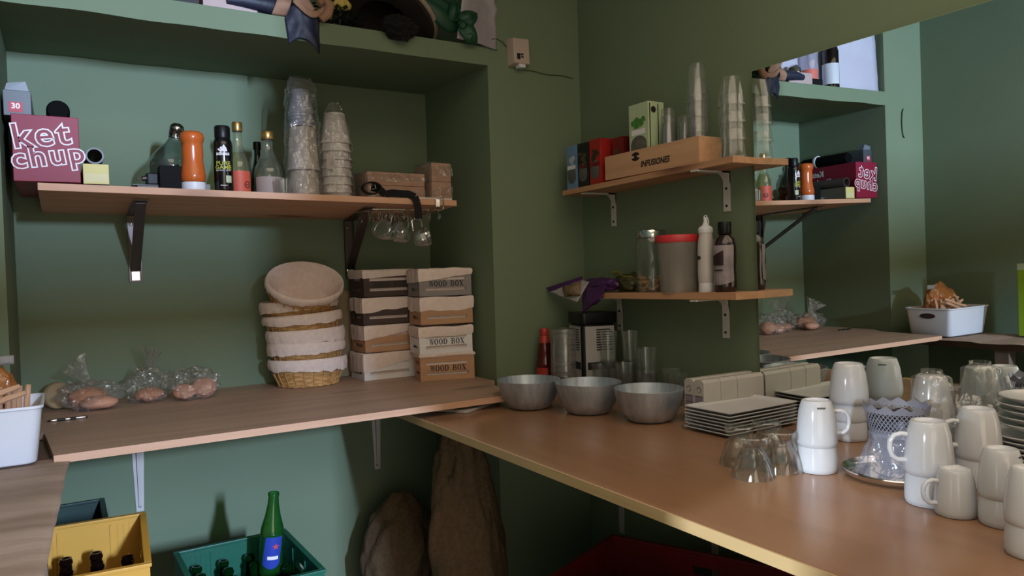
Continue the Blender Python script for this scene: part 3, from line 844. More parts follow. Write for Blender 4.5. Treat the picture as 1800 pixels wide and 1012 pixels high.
BOXC = {
 'white': mat('white_box_wood', '#e2dede', '#d6d2d2', scale=9, stretch=(1, 1, 6), rough=0.75, bump=.1),
 'natural': wood('natural_box_wood', '#b98f6d', '#a67d5c', '#5c3524', 'X', knots=False, rough=.7),
 'dark': wood('dark_box_wood', '#4a3a34', '#3a2d29', '#201815', 'X', knots=False, rough=.7),
 'grey': wood('grey_box_wood', '#8d8583', '#7c7472', '#4d4645', 'X', knots=False, rough=.7)}
BW, BD, BH, WT = .208, .150, .092, .007
def wood_box(colour, label, loc, rz, drops, txt=True, top_open=False, seed=0):
    """drops: how far the liner hangs down at the front-left, front-right, right-back, left-back corners"""
    t = thing('wooden_box', label, 'box', loc, rz, 'wooden boxes with cloth liners')
    m = MB()
    hx, hy = BW/2, BD/2
    zs = ((0, .021), (.032, .060), (.071, BH))
    for a, b in zs:                                             # three bands leave two slots between them
        m.box((-hx, -hy, a), (hx, -hy+WT, b)); m.box((-hx, hy-WT, a), (hx, hy, b))
        m.box((-hx, -hy+WT, a), (-hx+WT, hy-WT, b)); m.box((hx-WT, -hy+WT, a), (hx, hy-WT, b))
    e = .024
    for a, b in ((.021, .032), (.060, .071)):                  # the solid ends beside the slots
        for sy0, sy1 in ((-hy, -hy+WT), (hy-WT, hy)):
            m.box((-hx, sy0, a), (-hx+e, sy1, b)); m.box((hx-e, sy0, a), (hx, sy1, b))
        for sx0, sx1 in ((-hx, -hx+WT), (hx-WT, hx)):
            m.box((sx0, -hy+WT, a), (sx1, -hy+WT+e, b)); m.box((sx0, hy-WT-e, a), (sx1, hy-WT, b))
    m.box((-hx+WT, -hy+WT, .002), (hx-WT, hy-WT, .007))
    m.build('slatted_body', BOXC[colour], t, smooth=0)
    if txt:
        slab_text('lettering', 'WOOD BOX', .0215, .0172, INK, t, -.066, -hy-.0005, .0358)
    # liner: one folded sheet round the rim
    P = []
    n = 26
    cs = [(-hx, -hy), (hx, -hy), (hx, hy), (-hx, hy)]
    def peri(u):
        u = (u % 1)*4
        i = int(u) % 4; f = u-int(u)
        a, b = cs[i], cs[(i+1) % 4]
        d0, d1 = drops[i], drops[(i+1) % 4]
        nx, ny = ((0, -1), (1, 0), (0, 1), (-1, 0))[i]
        return a[0]+(b[0]-a[0])*f, a[1]+(b[1]-a[1])*f, d0+(d1-d0)*f, nx, ny
    def fn(u, v):
        x, y, d, nx, ny = peri(u)
        wv = .0028*noise.noise((u*26+seed*5, v*2, seed))
        lift = .013+.004*noise.noise((u*9, seed, 2))
        k = v
        cx, cy = x*.999, y*.999
        if k < .45:                                             # inside
            q = k/.45
            s = .84+.10*q
            return (cx*s, cy*s, .010+(BH+lift-.012)*q)
        if k < .62:                                             # over the rim
            q = (k-.45)/.17
            s = .94+.10*q
            return (cx*s+wv, cy*s+wv, BH+lift-.002+.003*math.sin(q*PI)-.004*q)
        q = (k-.62)/.38
        s = 1.04+.012*math.sin(q*PI)-.012*q
        hang = d*(1+.12*noise.noise((u*14, seed*3, 7)))
        return (cx*s+wv, cy*s+wv, BH+lift-.005-hang*q)
    l = MB().grid(fn, 96, 18, cu=True)
    l.raw([(-hx*.84, -hy*.84, .010), (hx*.84, -hy*.84, .010), (hx*.84, hy*.84, .010), (-hx*.84, hy*.84, .010)], [(0, 1, 2, 3)])
    l.build('cloth_liner', LINER, t, smooth=60)
    return t
d = .035
wood_box('white', 'white wooden box at the foot of the stack next to the wicker baskets', (1.088, 2.815, LT+.0006), .0, (.070, .030, .04, .075), txt=False, seed=1)
PB = .1075
wood_box('natural', 'pale natural wooden box on the white box next to the wicker baskets', (1.093, 2.812, LT+PB+.0006), .01, (.052, .022, .04, .055), txt=False, seed=2)
wood_box('dark', 'dark brown wooden box under the topmost dark box of its stack', (1.090, 2.808, LT+2*PB+.0006), -.01, (.056, .036, .04, .05), txt=False, seed=3)
wood_box('dark', 'dark brown wooden box topping the stack beside the tilted basket', (1.090, 2.805, LT+3*PB+.0006), .03, (.030, .020, .03, .03), seed=4)
C2 = (1.262, 2.615)
wood_box('natural', 'natural wooden box lettered WOOD BOX at the foot of its stack', (C2[0], C2[1], LT+.0006), -.26, (.010, .008, .02, .02), seed=5)
wood_box('white', 'white wooden box lettered WOOD BOX between two natural boxes', (C2[0]-.008, C2[1]+.004, LT+PB-.006), -.17, (.036, .030, .03, .036), seed=6)
wood_box('natural', 'natural wooden box between the white and the grey box', (C2[0]-.002, C2[1]+.01, LT+2*PB-.002), -.12, (.050, .046, .03, .05), txt=False, seed=7)
wood_box('grey', 'grey wooden box lettered WOOD BOX topping the stack by the pier', (C2[0]-.004, C2[1]+.01, LT+3*PB-.002), -.12, (.046, .020, .03, .05), seed=8)

# wicker baskets with liners
WICK = mat('wicker', '#d3a468', '#a67c46', scale=34, stretch=(1, 1, 3), rough=0.6, bump=.2)
def basket(label, loc, rot, seed, drop=.03, fall=.0):
    t = thing('wicker_basket', label, 'basket', loc, 0, 'lined wicker baskets in the stack', rot=rot)
    H, RT, RB = .092, .138, .108
    n = 44; rows = 11
    m = MB()
    prof = []
    for j in range(rows*2+1):
        f = j/(rows*2)
        prof.append((RB+(RT-RB)*f, H*f))
    def fn(r, z, a, i):
        k = math.floor(a/(2*PI)*n+1e-6)
        row = i//2
        s = 1 if (row % 2) else -1
        bul = (.0032 if i % 2 else .0008)*(1 if (k % 4 < 2) == (s > 0) else -.55)
        return r+bul, z
    m.lathe(prof, n*2, fn=fn, sy=.82)
    m.lathe([(0, .003), (RB, 0.0)], n*2, sy=.82)
    m.build('woven_body', WICK, t, smooth=50)
    rm = MB()
    for k in range(22):
        a = 2*PI*k/22
        rm.tube([(RB*1.015*math.cos(a), RB*1.015*math.sin(a)*.82, .001), ((RB+.55*(RT-RB)+.005)*math.cos(a), (RB+.55*(RT-RB)+.005)*math.sin(a)*.82, H*.5), ((RT-.001)*math.cos(a), (RT-.001)*math.sin(a)*.82, H)], .0022, 5)
    ft = []
    for k in range(88):
        a = 2*PI*k/88
        rr = RB+.004+.003*math.cos(k*PI/2)
        ft.append((rr*math.cos(a), rr*math.sin(a)*.82, .004+.003*math.sin(k*PI/2)))
    rm.tube(ft, .0028, 6, True)
    rm.build('stakes', WICK, t, smooth=60)
    def ln(u, v):
        a = 2*PI*u
        w_ = noise.fractal((math.cos(a)*2+seed, math.sin(a)*2, v), .6, 2, 3)
        if v < .5:
            q = v/.5
            r = (RB-.008)*(.0+1*min(1, q*2.2)) if q < .45 else (RB-.008)+(RT-RB+.006)*(q-.45)/.55
            z = .008 if q < .45 else .008+(H+.006-.008)*(q-.45)/.55
            r *= 1+.018*w_*q
        elif v < .62:
            q = (v-.5)/.12
            r = RT+.000+.010*q; z = H+.006+.006*math.sin(q*PI)
        else:
            q = (v-.62)/.38
            r = RT+.010+.003*math.sin(q*PI)-.002*q
            z = H+.006-q*(drop+fall*math.cos(a+.8))*(1+.25*w_)
            r += .0018*math.sin(a*23+seed)*q
        return (r*math.cos(a), r*math.sin(a)*.82, z)
    MB().grid(ln, 80, 30, cu=True).build('cloth_liner', LINER, t, smooth=70)
    return t
bx, by = .790, 2.815
basket('lined wicker basket at the foot of the stack, its woven side in full view', (bx, by, LT+.0015), (0, 0, .1), 1, .036, .006)
basket('lined wicker basket resting in the lowest basket of the stack', (bx-.004, by, LT+.0635), (0, .02, .22), 2, .040, -.008)
basket('lined wicker basket below the one with a wide strip of bare wicker', (bx-.002, by, LT+.112), (.0, -.03, .16), 3, .040, .004)
basket('lined wicker basket showing a wide strip of wicker in the upper half of the stack', (bx-.010, by, LT+.170), (0, -.06, .08), 4, .030, .004)
basket('lined wicker basket directly beneath the tilted basket', (bx-.020, by, LT+.222), (0, -.06, .2), 5, .032, -.006)
basket('lined wicker basket tilted on top of the stack, its cloth inside showing', (bx-.022, by-.012, LT+.312), (.62, -.13, .25), 6, .024)
# small beige box behind the stacks
t, hx, hy, hz = boxthing('beige_carton', 'beige carton standing against the wall behind the baskets', 'box', .93, 2.925, LT+.001, 1.03, 2.955, LT+.345, mat('beige_card', '#8d7f60', rough=0.7))

# bread in clear bags
random.seed(5)
def bread_roll(label, loc, r, rz, seed, group, mtl=BREAD):
    o = MB().blob((0, 0, r[2]*.92), r, seed, .10, 1.6, 3, flat=None, fn=lambda q, p: Vector((q.x, q.y, q.z*(.9 if p.z < 0 else 1)))).build('bread_roll', mtl)
    return at(tag(o, label, 'bread', group), loc, rz)
def film_bag(label, loc, r, rz, seed, tail=None):
    t = thing('bread_bag', label, 'bag', loc, rz)
    MB().blob((0, 0, r[2]*.94), r, seed, .26, 2.3, 5, flat=.0015-r[2]*.94).build('film', FILM, t, smooth=22)
    if tail:
        d, ln, w = Vector(tail[0]).normalized(), tail[1], tail[2]
        def fn(u, v):
            a = 2*PI*u
            rr = (.012+w*v**1.3)*(1+.5*noise.noise((math.cos(a)*2.2, math.sin(a)*2.2, seed)))
            p1 = d.orthogonal().normalized(); p2 = d.cross(p1)
            c = Vector((0, 0, r[2]*1.6))+d*(ln*v+.2*r[2])
            return c+p1*rr*math.cos(a)+p2*rr*math.sin(a)*.35
        MB().grid(fn, 26, 10, cu=True).build('twisted_end', FILM, t, smooth=16)
    return t
z0 = LT+.003
bread_roll('round brown roll in the bread bag nearest the white basket', (.062, 2.80, z0), (.055, .046, .034), .2, 1, 'rolls in the first bread bag')
bread_roll('flat pinkish roll lying at the front of the bread bag nearest the white basket', (.090, 2.735, z0), (.055, .036, .022), -.3, 2, 'rolls in the first bread bag', mat('pale_bread', '#cf9c80', '#bf8a6c', scale=14, rough=.8, bump=.2))
o = MB().lathe([(0, 0), (.040, 0), (.043, .006), (.043, .026), (.040, .030), (0, .030)], 30).xf(Matrix.Translation((0, 0, .044)) @ Matrix.Rotation(PI/2, 4, 'X')).build('bread_slice', mat('pale_rusk', '#a58f6c', '#94805f', scale=18, rough=.85, bump=.2))
at(tag(o, 'thick round pale slice of bread standing on edge by the white basket', 'bread'), (-.030, 2.86, LT+.001), .45)
film_bag('clear bread bag with two sharp ears, nearest the white basket', (.070, 2.770, LT), (.092, .074, .050), .1, 4, ((-.5, -.1, .85), .080, .045))
bread_roll('pale roll at the bottom of the tall crumpled bread bag', (.243, 2.795, z0), (.046, .040, .024), .2, 5, None)
film_bag('tall crumpled clear bread bag in the middle of the three', (.243, 2.80, LT), (.070, .064, .060), .4, 7, ((.25, 0, 1), .075, .058))
bread_roll('pinkish roll at the left of the rounded bread bag', (.345, 2.745, z0), (.036, .036, .028), .1, 8, None, mat('pale_bread', '#cf9c80'))
bread_roll('large pale bun filling the right of the rounded bread bag', (.410, 2.750, z0), (.042, .042, .036), .3, 9, None, mat('pale_bread', '#cf9c80'))
film_bag('rounded clear bread bag closest to the wicker baskets', (.384, 2.755, LT), (.076, .070, .056), 0, 11)
tt = thing('ballpoint_pen', 'thin dark pen with silver parts lying near the counter end', 'pen', (.004, 2.592, LT+.0045), .05)
MB().lathe([(0, -.055), (.0018, -.052), (.004, -.04), (.004, .045), (.003, .05), (0, .05)], 12).xf(Matrix.Rotation(PI/2, 4, 'Y')).build('barrel', BLACKP, tt)
MB().lathe([(.0042, -.045), (.0044, -.044), (.0044, -.030), (.0042, -.029)], 12).lathe([(.0042, -.008), (.0044, -.007), (.0044, .004), (.0042, .005)], 12).lathe([(.0042, .02), (.0044, .021), (.0044, .044), (.0042, .045)], 12).xf(Matrix.Rotation(PI/2, 4, 'Y')).build('silver_rings', CHROME, tt)

# white basket with breadsticks on the side board
tt = thing('storage_basket', 'white plastic basket of breadsticks standing on the side board', 'basket', (-.205, 2.165, BT+.012))
def rrect(hx, hy, r, n=6):
    out = []
    for cx, cy, a0 in ((hx-r, -hy+r, -PI/2), (hx-r, hy-r, 0), (-hx+r, hy-r, PI/2), (-hx+r, -hy+r, PI)):
        for k in range(n+1):
            a = a0+k/n*PI/2
            out.append((cx+r*math.cos(a), cy+r*math.sin(a)))
    return out
m = MB()
levels = [(.138, .100, .0), (.142, .104, .004), (.156, .118, .128), (.160, .122, .130), (.160, .122, .136), (.154, .116, .136), (.139, .101, .008), (.136, .098, .006)]
n = len(rrect(.1, .1, .02))
for hx, hy, z in levels:
    m.v += [(x, y, z) for x, y in rrect(hx, hy, .022)]
for i in range(len(levels)-1):
    for k in range(n):
        m.f.append((i*n+k, i*n+(k+1) % n, (i+1)*n+(k+1) % n, (i+1)*n+k))
m.f.append(tuple(range(n))[::-1]); m.f.append(tuple(range((len(levels)-1)*n, len(levels)*n)))
m.build('body', PLASTW, tt, smooth=50)
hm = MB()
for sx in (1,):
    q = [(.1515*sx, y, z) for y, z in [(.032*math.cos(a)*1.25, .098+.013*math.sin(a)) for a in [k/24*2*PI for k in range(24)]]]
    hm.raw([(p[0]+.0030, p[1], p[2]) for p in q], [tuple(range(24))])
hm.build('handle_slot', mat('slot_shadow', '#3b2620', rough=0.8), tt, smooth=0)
random.seed(21)
bs = MB().tube([(0, 0, 0), (.002, 0, .05), (0, .001, .10), (.001, 0, .135)], [.006, .0075, .0075, .006], 8).build('breadstick', RUSK)
places = [(-.09+.018*k, -.075+.012*(k % 3), .075+.01*(k % 2), .5-.1*k, -.25+.05*k) for k in range(9)]
tag(bs, 'pale breadstick heaped at the front of the white basket', 'breadstick', 'breadsticks in the white basket')
first = True
for k in range(26):
    x = -.205+random.uniform(-.055, .055); y = 2.165+random.uniform(-.080, .03)
    zz = BT+.100+random.uniform(0, .055)
    if k < 6:
        loc, rot = (-.150+.012*k, 2.115+.012*(k % 2), BT+.055), (random.uniform(-.12, .05), random.uniform(.0, .12), 0)
    else:
        loc, rot = (x, y, zz), (random.uniform(-.4, .4), PI/2*random.choice((-1, 1))*random.uniform(.72, .98), random.uniform(-.6, .6))
        loc = (x-.06*math.sin(rot[1])*math.cos(rot[2]), y-.06*math.sin(rot[1])*math.sin(rot[2]), zz)
    if first:
        at(bs, loc, rot=rot); first = False
    else:
        dup(bs, loc, rot=rot)
tt = thing('snack_bag', 'orange tinted snack bag standing behind the breadsticks in the white basket', 'bag', (-.215, 2.205, BT+.03))
MB().blob((0, 0, .115), (.120, .050, .115), 14, .14, 2.2, 4).build('film', clear('orange_film', (.93, .50, .20), .45, .06, .25, .15, bump=.7, bodycol=(.62, .25, .07)), tt, smooth=60)
MB().blob((0, 0, .10), (.095, .036, .085), 15, .16, 3.0, 3).build('biscuits', mat('toasted_biscuit', '#b0703c', '#8f5528', scale=20, rough=.8), tt)
MB().grid(lambda u, v: (.02+.09*u, -.01+.004*math.sin(u*9), .205+.022*v), 10, 3).build('sealed_edge', mat('grey_seal', '#8d8884', rough=.5), tt, solid=.001)
t, hx, hy, hz = boxthing('green_carton', 'lime green carton standing on the side board by the left wall', 'box', -.36, 1.76, BT+.012, -.28, 1.87, 1.27, mat('lime_green_card', '#8fb21f', '#84a51b', rough=.5))
MB().box((-hx-.001, -hy-.001, hz-.03), (hx+.001, hy+.001, hz)).build('lid', mat('pale_green_card', '#b9c9a0', rough=.5), t, smooth=0)

# ================================================================== upper right shelf
UZ = 1.6555
def teabox(name, label, x0, y0, x1, y1, z0, z1, base, art, artc, band, bandc, group=None, rz=0):
    t, hx, hy, hz = boxthing(name, label, 'box', x0, y0, z0, x1, y1, z1, base, group=group, rz=rz)
    # printed art on the side that faces the room (-X)
    m = MB()
    pts = [(hy*.82*math.cos(a), hz*.30+hz*.24*math.sin(a)*(1 if math.sin(a) > 0 else .75)) for a in [k/24*2*PI for k in range(24)]]
    m.raw([(-hx-.0006, y, max(.004, z)) for y, z in pts], [tuple(range(24))])
    m.build('printed_cup', artc, t, smooth=0)
    m = MB().raw([(-hx-.001, -hy*.8, hz*band), (-hx-.001, hy*.8, hz*band), (-hx-.001, hy*.8, hz*(band+.09)), (-hx-.001, -hy*.8, hz*(band+.09))], [(0, 1, 2, 3)])
    m.build('printed_band', bandc, t, smooth=0)
    m = MB()
    random.seed(int(y0*1000))
    for k in range(7):
        y = random.uniform(-.55, .55)*hy; z = hz*(.62+random.uniform(-.08, .14)); s = hy*random.uniform(.22, .4)
        m.raw([(-hx-.0013-.0001*k, y+s*math.cos(a)*(1+.3*math.sin(3*a)), z+s*.8*math.sin(a)) for a in [q/10*2*PI for q in range(10)]], [tuple(range(10))])
    m.build('printed_leaves', art, t, smooth=0)
    return t, hx, hy, hz
CUPG = mat('printed_grey_cup', '#6f706c', '#4a4b48', scale=14, rough=.45)
teabox('tea_box', 'blue and pale grey tea carton at the shelf end beside the black one', 1.652, 2.243, 1.752, 2.306, UZ-.010, UZ+.151, mat('blue_card', '#6f8fb4', '#5d7ca1', rough=.45), mat('pale_blue_art', '#b3b9c0', rough=.5), CUPG, .46, WHT)
teabox('tea_box', 'black tea carton with small red touches between the blue and red ones', 1.652, 2.172, 1.752, 2.235, UZ-.009, UZ+.152, mat('black_card', '#1d1b1c', '#151314', rough=.45), mat('dark_green_art', '#2c4a2a', '#6a2320', scale=30, rough=.5), CUPG, .42, mat('dark_red_band', '#5a1a1c', rough=.5))
teabox('tea_box', 'bright red tea carton next to the black one', 1.652, 2.100, 1.752, 2.164, UZ-.008, UZ+.154, mat('red_card', '#a8241f', '#8f1d1a', scale=4, rough=.35), mat('dark_leaf_art', '#2a2f1c', rough=.5), CUPG, .40, mat('dark_red_band2', '#6d1715', rough=.5))
teabox('tea_box', 'dark red tea carton half hidden between the red one and the wooden tray', 1.690, 2.020, 1.752, 2.080, UZ+.008, UZ+.150, mat('dark_red_card', '#7d1b1a', '#5f1413', rough=.35), mat('brown_art', '#5a3a2a', rough=.5), CUPG, .40, mat('dark_red_band3', '#4d1110', rough=.5))
# wooden tray lettered INFUSIONES
tt = thing('wooden_tray', 'open wooden tray stencilled INFUSIONES on the upper right shelf', 'tray', (1.700, 1.850, UZ-.0005))
TW = wood('light_tray_wood', '#cda27e', '#b88d69', '#5c3524', 'Y', knots=False)
hx, hy, hz = .048, .226, .082
m = MB()
m.box((-hx, -hy, 0), (hx, hy, .006))
m.box((-hx, -hy, .006), (-hx+.007, hy, hz)); m.box((hx-.007, -hy, .006), (hx, hy, hz))
m.box((-hx+.007, -hy, .006), (hx-.007, -hy+.007, hz)); m.box((-hx+.007, hy-.007, .006), (hx-.007, hy, hz))
m.build('body', TW, tt, smooth=0, bevel=.0008)
text('lettering', 'INFUSIONES', .0275, INK, tt, LEFTF(-hx-.0004, -.030, .030), bold=.0009, shear=.22, sx=.86, depth=.0003, space=1.05)
lg = MB()
for s in (-1, 1):
    lg.raw([(-hx-.0005, .062-.020*math.cos(a), .060+s*.004+s*.0105*math.sin(a)) for a in [k/12*PI for k in range(13)]], [tuple(range(13))])
lg.raw([(-hx-.0006, .062-y, z) for y, z in ((-.008, .055), (.008, .055), (.008, .066), (-.008, .066))], [(0, 1, 2, 3)])
lg.build('stencilled_emblem', INK, tt, smooth=0)
TZ = UZ+.0062
GRC = mat('green_white_card', '#b9c8a2', '#aebd97', scale=2, rough=.4)
t, hx, hy, hz = boxthing('tea_box', 'tall pale green infusion carton standing in the wooden tray', 'box', 1.672, 1.868, TZ, 1.742, 1.965, TZ+.232, GRC)
m = MB().raw([(-hx-.0007, y, z) for y, z in [(.040*math.cos(a), .095+.030*math.sin(a)*(1 if math.sin(a) > 0 else 1)) for a in [k/16*PI for k in range(17)]]+[(-.040, .070), (.040, .070)]], [tuple(range(19))])
m.build('printed_cup', mat('printed_dark_cup', '#6b665c', '#3f3c36', scale=20, rough=.45), t, smooth=0)
MB().raw([(-hx-.0012, y, z) for y, z in ((-.034, .128), (.034, .128), (.034, .146), (-.034, .146))], [(0, 1, 2, 3)]).build('white_title_band', WHT, t, smooth=0)
m = MB(); random.seed(3)
for k in range(11):
    y = random.uniform(-.026, .026); z = .165+random.uniform(-.008, .016)
    m.raw([(-hx-.0015-.0001*k, y+.012*math.cos(a)*(1+.35*math.sin(3*a+k)), z+.009*math.sin(a)) for a in [q/10*2*PI for q in range(10)]], [tuple(range(10))])
m.build('printed_mint_leaves', mat('mint_green', '#4f8a3d', '#3b6f2e', scale=40, rough=.5), t, smooth=0)
MB().raw([(-hx-.0006, y, z) for y, z in ((-.0475, .002), (.0475, .002), (.0475, .070), (-.0475, .070))], [(0, 1, 2, 3)]).build('green_base_print', mat('grass_green_print', '#7f9d4a', rough=.5), t, smooth=0)
sm = MB()
for x0 in (-.030, .006):
    sm.raw([(x, -hy-.0007, z) for x, z in ((x0, .03), (x0+.004, .03), (x0+.004, .225), (x0, .225))], [(0, 1, 2, 3)])
sm.raw([(-.012+.011*math.cos(a), -hy-.0008, .205+.011*math.sin(a)) for a in [k/16*2*PI for k in range(16)]], [tuple(range(16))])
sm.build('side_print', INK, t, smooth=0)
# clear cups, upside down and nested
random.seed(8)
cup_stack('plastic_tumbler', 'narrow clear cup, # of the column beside the green carton', 'cup', 'short narrow cup stack', 1.712, 1.815, TZ, 3, .150, .030, .022, .024, CUPCLEAR)
cup_stack('plastic_tumbler', 'narrow clear cup, # of the second short column in the wooden tray', 'cup', 'second short narrow cup stack', 1.722, 1.752, TZ, 2, .140, .028, .021, .022, CUPCLEAR)
cup_stack('plastic_tumbler', 'clear tumbler, # of the tallest nested column in the wooden tray', 'cup', 'tallest nested tumbler column', 1.708, 1.682, TZ, 5, .120, .037, .026, .047, CUPCLEAR)
cup_stack('plastic_tumbler', 'clear tumbler, # of the nested column next to the mirror', 'cup', 'tumbler column beside the mirror', 1.703, 1.540, UZ+.0012, 4, .085, .040, .030, .051, CUPCLEAR)

# ================================================================== lower right shelf
LZ = 1.2655
tt = thing('storage_jar', 'glass jar with steel lid and a little pasta at the bottom', 'jar', (1.705, 1.905, LZ-.005))
MB().lathe([(0, 0), (.046, 0), (.052, .004), (.053, .018), (.053, .165), (.048, .180), (.046, .188)], 36).build('glass_body', GLASS, tt)
MB().lathe([(.0495, .183), (.0505, .184), (.0505, .206), (.049, .209), (.03, .210), (0, .210)], 36).build('lid', CHROME, tt, label='steel screw lid')
pm = MB(); random.seed(2)
for k in range(44):
    a = random.uniform(0, 2*PI); r = .040*math.sqrt(random.random()); z = random.uniform(.008, .052)
    p = Vector((r*math.cos(a), r*math.sin(a), z)); d = Vector((random.uniform(-1, 1), random.uniform(-1, 1), random.uniform(-.5, .5))).normalized()*.009
    pm.tube([p-d, p+Vector((0, 0, .002)), p+d], [.0042, .005, .0042], 6)
o = pm.build('pasta', mat('mixed_pasta', '#b58a55', '#7a5a38', scale=40, rough=.7), tt); o['kind'] = 'stuff'
tt = thing('storage_tub', 'frosted plastic tub with a red lid on the lower right shelf', 'tub', (1.690, 1.762, LZ-.004))
MB().lathe([(0, 0), (.056, 0), (.058, .003), (.069, .155), (.0705, .158), (.0705, .168), (.069, .170)], 40).build('body', clear('frosted_tub', (.80, .78, .74), .34, .05, .25, .25, bodycol=(.50, .47, .43)), tt)
MB().lathe([(.0715, .160), (.0728, .162), (.0728, .180), (.070, .184), (.060, .185), (.058, .183), (0, .183)], 40).build('lid', mat('red_lid', '#c8353a', '#bf3036', rough=.4), tt, label='red snap lid')
tt = thing('sauce_bottle', 'slim white squeeze bottle with a flip nozzle beside the dark sauce', 'bottle', (1.703, 1.655, LZ-.003))
MB().lathe([(0, 0), (.0235, 0), (.0245, .003), (.0245, .030), (.0245, .031)], 28).build('base_cap', PLASTW, tt)
MB().lathe([(.024, .031), (.0255, .036), (.0265, .06), (.0255, .10), (.026, .13), (.0235, .160), (.0205, .178), (.0205, .186), (0, .186)], 30).build('body', mat('cream_bottle', '#c3bcb8', '#bab3af', rough=.35), tt)
m = MB().lathe([(.0215, .184), (.0225, .186), (.0225, .198), (.018, .203), (.010, .208), (.006, .218), (.0055, .226), (.0035, .232), (0, .233)], 24)
m.tube([(.012, 0, .206), (.013, 0, .222), (.004, 0, .238), (-.004, 0, .236), (-.006, 0, .228)], .0022, 6)
m.build('nozzle', PLASTW, tt)
MB().raw([(-.0268, .010*math.cos(a)*.8+.004, .108+.006*math.sin(a)) for a in [k/16*2*PI for k in range(16)]], [tuple(range(16))]).build('oval_mark', mat('dark_green_print', '#2b352c', rough=.5), tt, smooth=0)
tt = thing('sauce_bottle', 'broad dark chocolate sauce bottle with black cap nearest the mirror', 'bottle', (1.702, 1.578, LZ-.002))
CH = mat('dark_sauce', '#2c1a16', '#221310', scale=6, rough=.18, spec=.6)
MB().lathe([(0, 0), (.036, 0), (.040, .006), (.041, .03), (.039, .07), (.042, .11), (.041, .140), (.036, .160), (.022, .172), (.019, .176)], 36, sy=.80, sx=.80).build('body', CH, tt)
MB().lathe([(.019, .174), (.0205, .176), (.0200, .208), (.0185, .212), (0, .212)], 28).build('cap', BLACKP, tt)
LB = mat('silvery_label', '#9a8f92', '#6f6669', scale=16, rough=.4)
m = MB().grid(lambda u, v: ((lambda a, z, r: (-r*math.cos(a), r*math.sin(a), z))(-1.55+3.1*u, .036+.106*v-.012*math.sin(u*PI)*(1-v), (.0336+.0009*math.sin((.036+.1*v)*60))*(.98 if v < 1 else .97)+.0012)), 18, 10)
m.build('front_label', LB, tt, label='silvery front label')
m = MB().grid(lambda u, v: ((lambda a, z, r: (-r*math.cos(a), r*math.sin(a), z))(-.62+1.1*u, .082+.045*v*(1-.4*u), .0362)), 10, 5)
m.build('label_picture', mat('dark_label_picture', '#241418', '#3a2026', scale=20, rough=.4), tt)
m = MB().grid(lambda u, v: ((lambda a, z, r: (-r*math.cos(a), r*math.sin(a), z))(-.55+.9*u, .066+.004*v, .0366)), 8, 1)
m.build('label_line', INK, tt)

def pillow(m, dx, dy, h, seed, crimp=.16, z0=.001):
    def fn(u, v):
        x, y = (u-.5)*2, (v-.5)*2
        e = max(0, (1-abs(x)**3))*max(0, 1-y*y)**.6
        n = noise.fractal((x*2.2+seed, y*2.2, seed), .6, 2, 3)
        return (x*dx*(1-.06*y*y), y*dy*(1-.08*abs(x)), e*h*(1+.35*n))
    k = len(m.v)
    m.grid(lambda u, v: Vector(fn(u, v))+Vector((0, 0, z0+.002)), 28, 16)
    m.grid(lambda u, v: Vector((fn(u, v)[0], fn(u, v)[1], z0+.0015-.3*fn(u, v)[2]*.05)), 28, 16)
    return m
tt = thing('snack_bag', 'opened purple and white snack bag drooping over the lower shelf end', 'bag', (1.650, 2.18, LZ-.004), 0)
PUR = mat('purple_foil', '#472058', '#351748', scale=8, rough=.35, spec=.5)
_o = Vector((1.650, 2.18, LZ-.004))
def bagsheet(A, B, Cc, D, bow, seed, nz=.004):
    """sagging sheet between four corners: A, B along the far edge; D, Cc along the near one"""
    A, B, Cc, D = (Vector(q)-_o for q in (A, B, Cc, D))
    nrm = (B-A).cross(D-A).normalized()
    if nrm.x > 0: nrm = -nrm
    def fn(u, v):
        p = (A*(1-u)+B*u)*(1-v)+(D*(1-u)+Cc*u)*v
        return p+nrm*(bow*math.sin(u*PI)*math.sin(v*PI)+nz*noise.fractal((u*3+seed, v*3, seed), .6, 2, 3))
    return fn
A, B = (1.610, 2.405, 1.276), (1.680, 2.262, 1.318)
A2, B2 = (1.606, 2.375, 1.262), (1.672, 2.250, 1.305)
C1, C2_ = (1.612, 2.210, 1.226), (1.612, 2.330, 1.250)
MB().grid(bagsheet(A, B, B2, A2, .003, 1, .001), 14, 4).build('purple_seam', PUR, tt, solid=.002)
MB().grid(bagsheet(A2, B2, (1.640, 2.170, 1.300), C2_, .012, 2), 16, 12).grid(bagsheet(C2_, (1.640, 2.170, 1.300), C1, C2_, .006, 5), 12, 8).build('white_panel', mat('white_foil_print', '#b3abad', '#a39b9d', scale=10, rough=.4), tt, solid=.002, label='white panel with a picture of nuts')
MB().grid(bagsheet((1.612, 2.300, 1.281), (1.640, 2.215, 1.302), (1.618, 2.195, 1.250), (1.596, 2.265, 1.246), .020, 2), 10, 8).build('nut_picture', mat('nut_picture_print', '#7d6648', '#5d4a34', scale=60, rough=.5), tt, solid=.001)
MB().blob(Vector((1.672, 2.135, 1.287))-_o, (.040, .085, .028), 4, .2, 2.2, 4, flat=-.022).build('purple_body', PUR, tt, smooth=60)
MB().grid(bagsheet((1.648, 2.215, 1.292), (1.632, 2.065, 1.286), (1.628, 2.090, 1.232), (1.618, 2.190, 1.186), .012, 6, .006), 14, 12).build('hanging_flap', PUR, tt, solid=.002)
tt = thing('snack_bag', 'crumpled olive bag with a yellow edge behind the purple snack bag', 'bag', (1.722, 2.040, LZ-.004))
MB().blob((0, 0, .030), (.040, .070, .034), 22, .25, 2.2, 4, flat=-.028).build('body', mat('olive_foil', '#4c4a26', '#3a391f', scale=9, rough=.35), tt, smooth=60)
m = MB().grid(lambda u, v: (-.030+.012*v, .062-.125*u, .071-.03*u*u+.006*math.sin(u*9)-.012*v), 20, 3)
